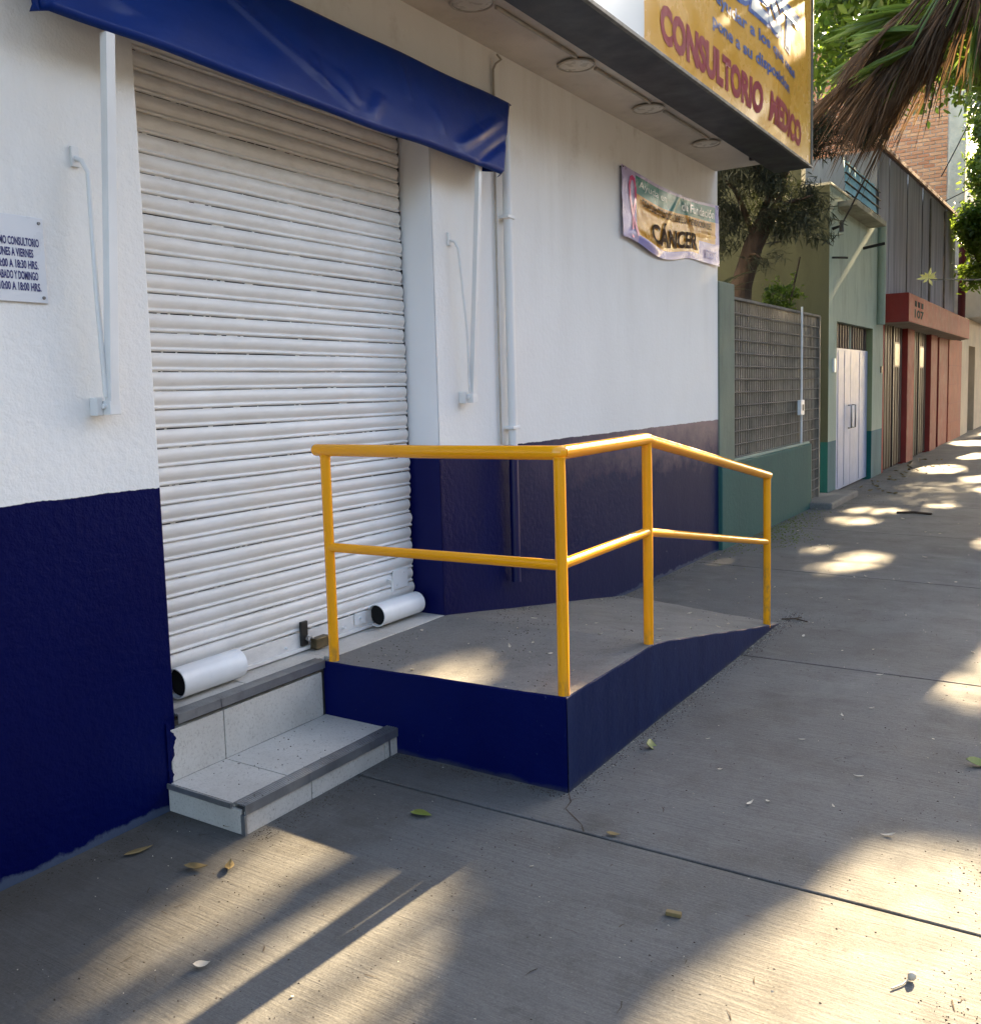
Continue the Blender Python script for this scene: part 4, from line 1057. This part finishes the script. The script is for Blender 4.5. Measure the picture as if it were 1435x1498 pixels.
street_tree((.55, 33, -.05), [(.2, 30.2, 6.0, 2.4, 2.6, 1.8), (-.9, 33.5, 6.6, 2.2, 2.8, 2.0), (.6, 36.0, 6.6, 2.5, 3.0, 2.2), (-1.2, 38.0, 6.6, 1.8, 3.0, 2.0)], 36000,
            'dark green far street tree beyond the cream house', M['leaf2'], .17, 5.0, keep=lambda P: P[:, 0] > -.095 * P[:, 1] + .12)
street_tree((.55, 46, -.05), [(-.5, 43, 6.0, 2.6, 3, 2.4), (-.3, 48, 6.6, 3, 4, 2.8), (-.8, 55, 6.6, 3.4, 4, 3)], 26000, 'farthest street tree at the end of the row', M['leaf2'], .24, 5.0)
# small bushy tree against the pole
t = thing('small_tree', 'small rounded bright green tree in front of the dark brown-red pole', 'tree', (-2.02, 24.5, 0))
branchset('t', t, M['bark'], [(-1.75, 24.5, 0), (-1.8, 24.5, 2.0), (-2.02, 24.6, 3.6), (-2.1, 24.7, 4.8)], .07, .04, [((-2.0, 24.6, 3.6), (-2.4, 24.5, 5.0), .04), ((-2.0, 24.6, 3.8), (-1.8, 24.5, 5.2), .04)])
tag(leaves('crown', [(-2.28, 24.4, 5.0, .42, .6, .55), (-2.1, 24.6, 6.2, .42, .6, .55), (-2.0, 24.4, 4.6, .4, .6, .45), (-1.95, 24.4, 7.2, .45, .6, .6), (-1.85, 24.4, 5.4, .35, .5, .7), (-2.3, 24.6, 3.9, .25, .4, .35)], 14000, .12, M['leaf1'], t, clump=.16, cull=False), kind='stuff')

# palm with a skirt of dead fronds over the pavement
pm = thing('palm_tree', 'fan palm with a hanging skirt of dry brown fronds above the pavement', 'palm', (-.28, 10.5, 0))
PC = Vector((-.66, 10.45, 5.75))
tp = [(-.22, 10.5, -.05), (-.30, 10.5, 1.2), (-.42, 10.48, 2.6), (-.55, 10.46, 4.2), (PC.x, PC.y, PC.z)]
tube('trunk', tp, [.22, .19, .17, .17, .20], M['palmbark'], pm, 14)
def frond(hub, out, n, L, mat, name, spread=1.15, grav=.5, wid=.022, stem=None, seg=4, gate_=True):
    """fan of narrow leaflets; out = main direction of the fan"""
    out = Vector(out).normalized(); side = out.cross(Vector((0, 0, 1)))
    if side.length < .1: side = Vector((0, 1, 0))
    side.normalize(); side = (side + Vector((random.uniform(-.5, .5), random.uniform(-.5, .5), random.uniform(-.3, .3)))).normalized(); side = (side - out * side.dot(out)).normalized()
    mb = MB()
    for i in range(n):
        a = spread * (i / (n - 1) - .5) * 2 + random.uniform(-.06, .06)
        d = (out * math.cos(a) + side * math.sin(a)).normalized(); l = L * random.uniform(.72, 1.08) * (1 - .25 * abs(a) / max(spread, .01))
        p = Vector(hub) + Vector((random.uniform(-.02, .02),) * 3); pts = [p.copy()]
        g = grav * random.uniform(.7, 1.4)
        for k in range(seg):
            d = (d + Vector((random.uniform(-.07, .07), random.uniform(-.07, .07), -g / seg))).normalized(); p = p + d * l / seg; pts.append(p.copy())
        if gate_ and random.random() < .965 and in_gap(np.array([list(q) for q in pts]), .015).any(): continue
        wv = d.cross(Vector((random.uniform(-1, 1), random.uniform(-1, 1), random.uniform(-.4, .4)))).normalized()
        vs = []
        for k, q in enumerate(pts):
            ww = wid * (.6, 1, .95, .7, .12)[min(4, int(k * 4 / seg))] * .5; vs += [q + wv * ww, q - wv * ww]
        mb.add(vs, [(2 * k, 2 * k + 1, 2 * k + 3, 2 * k + 2) for k in range(seg)])
    if stem is not None:
        s0 = Vector(stem); h_ = Vector(hub); md = (s0 + h_) / 2 + Vector((0, 0, .22 * (h_ - s0).length))
        if not in_gap(np.array([list(s0.lerp(md, q_ / 14)) for q_ in range(15)] + [list(md.lerp(h_, q_ / 14)) for q_ in range(15)]), .02).any(): mb.tube([s0, md, h_], [.018, .014, .008], 5)
    if mb.v: mb.build(name, mat, pm, False)
P2 = Vector((-.86, 10.5, 5.50))
for i in range(170):   # long dry fronds fanning out from the crown over the pavement, then hanging
    de = R(random.uniform(28, 112)); k = max(0, min(1, (math.degrees(de) - 34) / 56)); ya = R(random.gauss(0, 24))
    d = Vector((-math.cos(de) * math.cos(ya), math.sin(ya) * math.cos(de) * .8 + random.uniform(-.1, .25), -math.sin(de))).normalized()
    tot = (2.55 * (1 - k) + .74 * k) * random.uniform(.72, 1.02); h0 = tot * random.uniform(.22, .55)
    hub = P2 + Vector((random.uniform(-.12, .12), random.uniform(-.2, .6), random.uniform(-.15, .08))) + d * h0
    frond(hub, d, 30, tot - h0, M['deadfrond'], 'dead_frond', random.uniform(.16, .42), random.uniform(.35, .95), .017, stem=tuple(P2 + d * .1), seg=5)
for i in range(26):   # dead fronds on the street side, out over the kerb
    a = random.uniform(-1.9, 1.9); r = random.uniform(.35, 1.1); hub = (PC.x + r * math.cos(a), PC.y + r * math.sin(a), PC.z - .4 - .4 * r + random.uniform(-.3, .1))
    frond(hub, (math.cos(a) * .5, math.sin(a) * .5, -1.2), 28, 1.0, M['deadfrond'], 'dead_frond', .6, 1.0, .02, stem=(PC.x, PC.y, PC.z - .2))
for (hub, out, L, sp) in (((-1.72, 10.9, 5.32), (-1, 0.1, -.05), .82, .8), ((-1.95, 10.9, 5.0), (-1, .1, -.35), .66, .75), ((-1.5, 10.2, 5.6), (-1, -.2, .25), .8, .9), ((-1.47, 10.0, 4.83), (-1, .05, .04), .72, .45), ((-1.52, 10.0, 4.66), (-1, .05, -.30), .62, .35), ((-1.25, 10.2, 4.85), (-.25, 0, -1), .66, .4), ((-1.0, 10.2, 4.8), (-.05, 0, -1), .58, .5), ((-1.6, 10.3, 4.72), (-.5, 0, -1), .55, .35), ((-1.45, 11.4, 5.45), (-.8, .4, .1), .9, .9),
                          ((-1.25, 11.3, 4.85), (-.5, .2, -1), .55, .55), ((-1.0, 11.5, 4.9), (-.2, .2, -1), .62, .6), ((-.85, 11.2, 4.75), (-.1, -.1, -1), .5, .6), ((-.9, 9.6, 6.1), (-.6, -.8, .3), .9, .9),
                          ((-.4, 9.5, 6.3), (.1, -1, .2), .9, .9), ((.2, 10.2, 6.3), (1, -.2, .2), .9, .9), ((.1, 11.2, 6.3), (.7, .8, .3), .9, .9), ((-.6, 11.6, 6.3), (0, 1, .2), .9, .9), ((-.6, 10.4, 6.8), (-.2, 0, 1), .9, .9), ((-1.15, 10.6, 6.4), (-.8, 0, .7), .9, .9)):
    frond(hub, out, 34, L, M['greenfrond'], 'green_frond', sp, .12, .042, stem=(PC.x, PC.y, PC.z), seg=3)

# leaning tree in the garden, feathery drooping foliage
gt = thing('garden_tree', 'leaning dark tree with feathery drooping foliage behind the lattice fence', 'tree', (-3.5, 10.6, 0))
branchset('t', gt, M['bark'], [(-3.42, 10.6, 0), (-3.40, 10.6, 2.1), (-3.36, 10.6, 2.62), (-3.22, 10.6, 3.05), (-3.02, 10.6, 3.45), (-2.92, 10.65, 3.85), (-2.86, 10.7, 4.6)], .14, .075,
          [((-3.2, 10.6, 3.1), (-3.6, 10.3, 3.9), .04), ((-3.05, 10.6, 3.4), (-2.55, 10.5, 3.5), .035), ((-3.0, 10.6, 3.6), (-3.4, 10.4, 4.2), .04), ((-2.95, 10.6, 3.8), (-2.2, 10.9, 4.1), .035), ((-3.3, 10.6, 2.9), (-3.05, 10.4, 2.85), .02)])
blobs = [(-3.48, 10.3, 3.75, .28, .5, .45), (-3.2, 10.3, 3.95, .40, .6, .35), (-2.85, 10.5, 3.55, .32, .5, .28), (-2.62, 10.6, 3.40, .25, .4, .14), (-2.75, 10.5, 3.18, .25, .3, .14), (-3.0, 10.6, 3.25, .18, .3, .22), (-3.02, 10.5, 2.88, .16, .2, .06), (-2.85, 10.5, 2.92, .12, .2, .03), (-2.55, 10.5, 3.12, .16, .3, .07), (-3.5, 10.5, 3.3, .2, .4, .3), (-2.9, 10.6, 4.3, .5, .6, .4), (-2.45, 10.8, 4.15, .45, .4, .16)]
tag(leaves('foliage', blobs, 15000, .12, M['needle'], gt, shape=(1, .09), droop=1.2, clump=.085, nclump=330, cull=False), kind='stuff')
sp_ = thing('strap_leaf_plant', 'strappy grey-green plant sticking out above the sage green pillar', 'plant', (-3.45, 9.6, 1.6))
mbp = None
for i in range(16):
    a = random.uniform(-1.2, 1.5); L = random.uniform(.45, .8); d = Vector((math.cos(a) * .7 + .15, math.sin(a) * .4, random.uniform(-.4, .9))).normalized(); p = Vector((-3.42, 9.6, 2.35 + random.uniform(-.1, .2)))
    wv = d.cross(Vector((0, .3, 1))).normalized(); vs = []
    for k in range(6):
        ww = .022 * (1 - k / 5.2); vs += [p + wv * ww, p - wv * ww]; d = (d + Vector((0, 0, -.16))).normalized(); p = p + d * L / 5
    mesh('leaf', vs, [(2 * k, 2 * k + 1, 2 * k + 3, 2 * k + 2) for k in range(5)], M['strap'], sp_)
tube('stem', [(-3.44, 9.6, 0), (-3.42, 9.6, 2.45)], .05, M['bark'], sp_, 8)
sb = thing('garden_shrub', 'thin bright green shrub rising above the lattice fence', 'shrub', (-3.1, 11.2, 0))
branchset('t', sb, M['bark'], [(-3.1, 11.2, 0), (-3.08, 11.2, 1.6), (-2.98, 11.2, 2.4), (-2.86, 11.2, 2.95)], .02, .008, [((-3.05, 11.2, 2.0), (-3.25, 11.2, 2.7), .01), ((-3.0, 11.2, 2.2), (-3.1, 11.2, 2.75), .01)])
tag(leaves('foliage', [(-3.12, 11.2, 2.5, .16, .2, .22), (-2.95, 11.2, 2.5, .08, .1, .25), (-2.87, 11.2, 2.93, .05, .06, .05)], 900, .055, M['leaf1'], sb, clump=.05, nclump=70, cull=False), kind='stuff')
spg = thing('yellow_sprig', 'pale yellow leafy sprig at the tip of a thin metal rod', 'plant', (-1.84, 14, 2.9))
tube('rod', [(-1.84, 14.0, 2.84), (-1.30, 14.0, 2.79), (.2, 14.05, 2.78)], .011, M['rod'], spg, 6)
for i in range(9):
    a = i * .7; d = Vector((math.cos(a), .3 * math.sin(a * 1.7), math.sin(a) * .7 + .25)).normalized(); p = Vector((-1.87, 14, 2.86)); wv = d.cross(Vector((0, 1, 0))).normalized(); l = .10 + .03 * (i % 3)
    mesh('leaf', [p, p + d * l * .5 + wv * .02, p + d * l, p + d * l * .5 - wv * .02], [(0, 1, 2, 3)], M['sprig'], spg)

# cables
def cab(name, pts, r, label):
    P_ = [Vector(p) for p in pts]; out = []
    for a, b in zip(P_[:-1], P_[1:]):
        n = 10
        for k in range(n):
            t_ = k / n; q = a.lerp(b, t_); q.z -= .12 * (b - a).length * .15 * math.sin(math.pi * t_); out.append(q)
    out.append(P_[-1]); tag(tube(name, out, r, M['cable'], None, 6), label, 'cable')
cab('overhead_cable', [(WX + .11, 12.5, 3.46), (-1.98, 12.6, 4.95), (-1.2, 13, 7.2)], .012, 'black cable rising steeply from the insulator on the mint green house')
cab('overhead_cable', [(WX + .11, 12.5, 3.46), (-3.6, 12.3, 3.30)], .009, 'short black cable sagging from the insulator across the olive wall')
cab('overhead_cable', [(-3.3, 26.6, 6.6), (-1.2, 20, 8.2)], .014, 'thin wire crossing the brick building towards the right tree')
cab('overhead_cable', [(-4.6, 26.7, 5.5), (-1.9, 25.5, 6.3)], .012, 'thin wire sagging low in front of the brick building')

# ------------------------------------------------------------------ litter
def leafmesh(L, W, curl, fold):
    vs = []; n = 6
    for k in range(n + 1):
        t_ = k / n; w_ = W * math.sin(math.pi * min(.999, t_ ** .8 + .001)) * .5; x = (t_ - .5) * L; z = curl * (2 * t_ - 1) ** 2 + .002
        vs += [(x, w_, z + fold * w_), (x, 0, z), (x, -w_, z + fold * w_)]
    fs = []
    for k in range(n):
        a = 3 * k; fs += [(a, a + 3, a + 4, a + 1), (a + 1, a + 4, a + 5, a + 2)]
    return vs, fs
def leaf_obj(name, x, y, L, W, curl, fold, mat, label, cat='leaf', z=0.0, rot=None, tilt=.0, group=None):
    vs, fs = leafmesh(L, W, curl, fold); o = mesh(name, vs, fs, mat, None, True)
    o.location = (x, y, z + .002); o.rotation_euler = (tilt, tilt * .5, random.uniform(0, 6.3) if rot is None else rot); tag(o, label, cat, group)
    sm = o.modifiers.new('s', 'SOLIDIFY'); sm.thickness = .0008; return o
def onramp(x, y): return max(0, ztop(x, y)) if (x < XO and y > 2.94) else 0
leaf_obj('fallen_leaf', -1.956, 2.52, .088, .042, .004, .5, M['leafgreen'], 'green half-folded leaf lying on the pavement below the steps end', rot=.2)
leaf_obj('fallen_leaf', -1.50, 3.50, .07, .05, .012, .7, M['leafgreen'], 'yellow-green leaf standing against the navy ramp side', rot=1.2, tilt=.8)
leaf_obj('fallen_leaf', -.315, 3.93, .10, .05, .016, .6, M['leafgreen'], 'green leaf curled up at the right edge of the pavement', rot=.3, tilt=.3)
leaf_obj('fallen_leaf', -2.48, 2.12, .065, .04, .01, .5, M['leafdry'], 'brown dry leaf beside the foot of the bottom step', rot=.9)
leaf_obj('fallen_leaf', -2.36, 1.86, .08, .035, .012, .6, M['leafdry'], 'tan curled leaf below the navy wall, left one of a pair', rot=.5)
leaf_obj('fallen_leaf', -2.27, 1.92, .07, .03, .012, .6, M['leafdry'], 'tan curled leaf below the bottom step, right one of a pair', rot=2.3)
leaf_obj('fallen_leaf', -2.62, 1.84, .10, .03, .006, .3, M['leafdry'], 'long grey-brown leaf flat beside the navy wall foot', rot=1.3)
leaf_obj('fallen_leaf', -1.30, 2.72, .05, .022, .006, .4, M['leafdry'], 'small brown leaf lying on the joint in front of the ramp corner', rot=.2)
leaf_obj('fallen_leaf', -1.93, 1.52, .045, .03, .012, .6, M['pale'], 'crumpled pale leaf in the sunlit streak of pavement', rot=.8)
leaf_obj('fallen_leaf', -2.36, 4.35, .05, .022, .018, .6, M['pale'], 'pale curled leaf tip standing on the ramp top behind the corner post', z=onramp(-2.36, 4.35), rot=.8, tilt=.5)
o = box('wood_chip', -.022, .022, -.009, .009, 0, .012, M['leafdry'], None, .002); o.location = (-.948, 2.37, .001); o.rotation_euler = (0, 0, .15); tag(o, 'small brown wood chip lying on the shaded pavement', 'wood chip')
sd = thing('seed_pod', 'pale round seed pod with a curved stem on the sunlit pavement', 'seed pod', (-.335, 2.39, 0))
tube('pod', [(-.335, 2.39, .004), (-.330, 2.392, .010), (-.325, 2.395, .016), (-.320, 2.398, .020)], [.004, .010, .010, .003], M['pale'], sd, 10)
tube('stem', [(-.335, 2.385, .006), (-.345, 2.36, .004), (-.365, 2.33, .004)], .0022, M['pale'], sd, 6)
# pale curled petals scattered over the pavement
pm_ = [leafmesh(L, W, c, f) for L, W, c, f in ((.045, .016, .008, .6), (.03, .014, .006, .5), (.055, .013, .010, .7), (.025, .018, .004, .4))]
pmesh = []
for i, (v, f) in enumerate(pm_):
    me = bpy.data.meshes.new('petal'); me.from_pydata(v, [], f); me.materials.append(M['pale']); me.polygons.foreach_set('use_smooth', [True] * len(f)); pmesh.append(me)
k = 0
while k < 120:
    y = 1.4 + 12 * random.random() ** 1.3; x = random.uniform(WX + .05, .0)
    if x < XO + .05 and 2.0 < y < 2.95: continue
    if x < -2.35 and 2.0 < y < 3: continue
    if y < 2.9 and random.random() < .8: continue
    z = onramp(x, y)
    o = bpy.data.objects.new('petal', pmesh[k % 4]); COL.objects.link(o); o.location = (x, y, z + .001); o.rotation_euler = (random.uniform(-.3, .3), random.uniform(-.2, .2), random.uniform(0, 6.3)); s_ = random.uniform(.35, .95) * (.7 if y < 2.9 else 1) * (1 + .06 * max(0, y - 4)); o.scale = (s_, s_, s_)
    onr = x < XO and 2.94 < y < 6.2
    lb = 'tiny pale dry petal lying on the ramp top' if onr else ('tiny pale dry petal on the near pavement, before the ramp' if y < 2.94 else ('tiny pale dry petal on the pavement beside the ramp' if y < 6.2 else ('tiny pale dry petal on the pavement between ramp and lattice fence' if y < 11.9 else 'tiny pale dry petal on the far pavement past the lattice fence')))
    tag(o, lb, 'petal', 'pale dry petals scattered over the pavement and ramp'); k += 1
# crumbs
def crumbs(name, pts, smin, smax, mat, label_kind='stuff'):
    V = []; F = []
    for (x, y, z) in pts:
        s_ = random.uniform(smin, smax) * (1 + .05 * max(0, y - 4)); a = random.uniform(0, 6.3); n = len(V)
        e = random.uniform(.5, 2.2)
        for q in range(3):
            b = a + q * 2.1 + random.uniform(-.4, .4); V.append((x + s_ * e * math.cos(b), y + s_ * math.sin(b), z - .0005))
        V.append((x + random.uniform(-.3, .3) * s_, y, z + s_ * random.uniform(.4, 1.0))); F += [(n, n + 1, n + 3), (n + 1, n + 2, n + 3), (n + 2, n, n + 3)]
    o = mesh(name, V, F, mat); tag(o, kind='stuff'); return o
pts = []
def scat(n, fx, fy):
    c = 0
    while c < n:
        x, y = fx(), fy()
        if x < WX + .01: continue
        if x < XO and y > 2.94: z = onramp(x, y)
        elif x < -2.39 and 2.1 < y < 2.945: z = .102 if x < -2.45 else .111
        else: z = 0
        if x > XR: continue
        pts.append((x, y, z)); c += 1
U_ = random.uniform; Gs = random.gauss
scat(900, lambda: U_(-2.75, 0), lambda: 1.2 + abs(Gs(0, 3.2)))
scat(380, lambda: U_(-2.4, -1.5), lambda: Gs(2.1, .45)); scat(260, lambda: U_(-2.75, -1.65), lambda: U_(2.97, 4.2))
scat(700, lambda: -abs(Gs(0, .22)), lambda: U_(1.5, 5)); scat(260, lambda: -.10 + Gs(0, .09), lambda: Gs(3.0, .12)); scat(260, lambda: -.12 + Gs(0, .1), lambda: Gs(2.35, .15))
scat(1500, lambda: XO + abs(Gs(0, .04)), lambda: U_(2.95, 6.1)); scat(500, lambda: WX + abs(Gs(0, .06)), lambda: U_(5, 12)); scat(300, lambda: WX + .03 + abs(Gs(0, .05)), lambda: U_(1.2, 2.1))
scat(160, lambda: -1.6 + Gs(0, .12), lambda: Gs(5.9, .12)); scat(700, lambda: WX + .1 + abs(Gs(0, .45)), lambda: Gs(14, 2.5))
scat(500, lambda: -2.38 + abs(Gs(0, .05)), lambda: U_(2.1, 2.94)); scat(500, lambda: U_(-2.4, -1.55), lambda: 2.93 - abs(Gs(0, .03))); scat(400, lambda: WX + .02 + abs(Gs(0, .04)), lambda: U_(3.9, 8)); scat(60, lambda: U_(-2.78, -2.4), lambda: U_(2.12, 2.93)); scat(220, lambda: U_(-2.75, -2.2), lambda: U_(3, 4.5))
crumbs('soil_crumbs', pts, .0011, .0036, M['crumb'])
pts = []
scat(330, lambda: U_(-2.75, 0), lambda: 1.2 + abs(Gs(0, 3.5))); scat(220, lambda: XO + abs(Gs(0, .03)), lambda: U_(2.95, 6.1)); scat(60, lambda: -1.6 + Gs(0, .1), lambda: Gs(5.9, .1)); scat(90, lambda: -.1 - abs(Gs(0, .15)), lambda: U_(2, 4))
crumbs('pale_grit', pts, .001, .0035, M['pale'])
mb = MB()
for _ in range(230):
    x = U_(-2.7, -.02); y = 1.4 + 9 * random.random() ** 1.2
    if x < XO + .02 and 2.05 < y < 2.95: continue
    z = (onramp(x, y) if y < 6.3 else 0) + .0015; a = U_(0, 6.3); l_ = U_(.012, .05) * (1 + .06 * max(0, y - 4)); wv = U_(.0007, .0018); b = a + U_(-.5, .5)
    p0 = Vector((x, y, z)); p1 = p0 + Vector((math.cos(a), math.sin(a), .04)) * l_ * .5; p2 = p1 + Vector((math.cos(b), math.sin(b), -.04)) * l_ * .5; sd_ = Vector((-math.sin(a), math.cos(a), 0)) * wv
    mb.add([p0 + sd_, p0 - sd_, p1 + sd_, p1 - sd_, p2 + sd_ * .4, p2 - sd_ * .4], [(0, 1, 3, 2), (2, 3, 5, 4)])
tag(mb.build('twig_bits', M['crumb']), kind='stuff')
pts = []
scat(900, lambda: WX + .05 + abs(Gs(0, .16)), lambda: Gs(9.6, .8)); scat(200, lambda: -2.35 + Gs(0, .12), lambda: Gs(9.0, .3))
crumbs('moss', pts, .003, .008, M['moss'])
# larger leaf litter along the far house fronts
lm = [leafmesh(.09, .04, .012, .5), leafmesh(.07, .05, .008, .6)]
lms = []
for v, f in lm:
    me = bpy.data.meshes.new('dry_leaf'); me.from_pydata(v, [], f); me.materials.append(M['leafdry']); lms.append(me)
for k in range(46):
    o = bpy.data.objects.new('dry_leaf', lms[k % 2]); COL.objects.link(o); o.location = (WX + .1 + abs(random.gauss(0, .35)), random.uniform(12.9, 19), .003); o.rotation_euler = (random.uniform(-.4, .4), random.uniform(-.3, .3), random.uniform(0, 6.3))
    tag(o, 'small brown dry leaf among litter below the far house fronts', 'leaf', 'dry leaves littering the pavement by the far doors')
pc = thing('fallen_twig', 'dark twig lying on the pavement at the foot of the ramp', 'twig', (-1.55, 5.9, 0))
tube('twig_stem', [(-1.60, 5.86, .006), (-1.52, 5.88, .012), (-1.44, 5.86, .006)], .004, M['bark'], pc, 6); tube('twig_fork', [(-1.53, 5.88, .011), (-1.50, 5.95, .008)], .003, M['bark'], pc, 6)
o = tube('fallen_stick', [(-1.78, 11.2, .012), (-1.6, 11.25, .016), (-1.42, 11.2, .010)], .014, M['bark'], None, 6); tag(o, 'short dark stick lying across the far pavement', 'stick')
# crack from the ramp corner to the joint
cp = [(-1.585, 2.94), (-1.545, 2.88), (-1.535, 2.82), (-1.47, 2.77), (-1.43, 2.74), (-1.40, 2.697)]
vs = []
for i, (x, y) in enumerate(cp): wv = .0022 if i % 2 else .0013; vs += [(x - wv, y - wv, .0009), (x + wv, y + wv, .0009)]
mesh('crack', vs, [(2 * i, 2 * i + 1, 2 * i + 3, 2 * i + 2) for i in range(len(cp) - 1)], M['crumb'], sw)
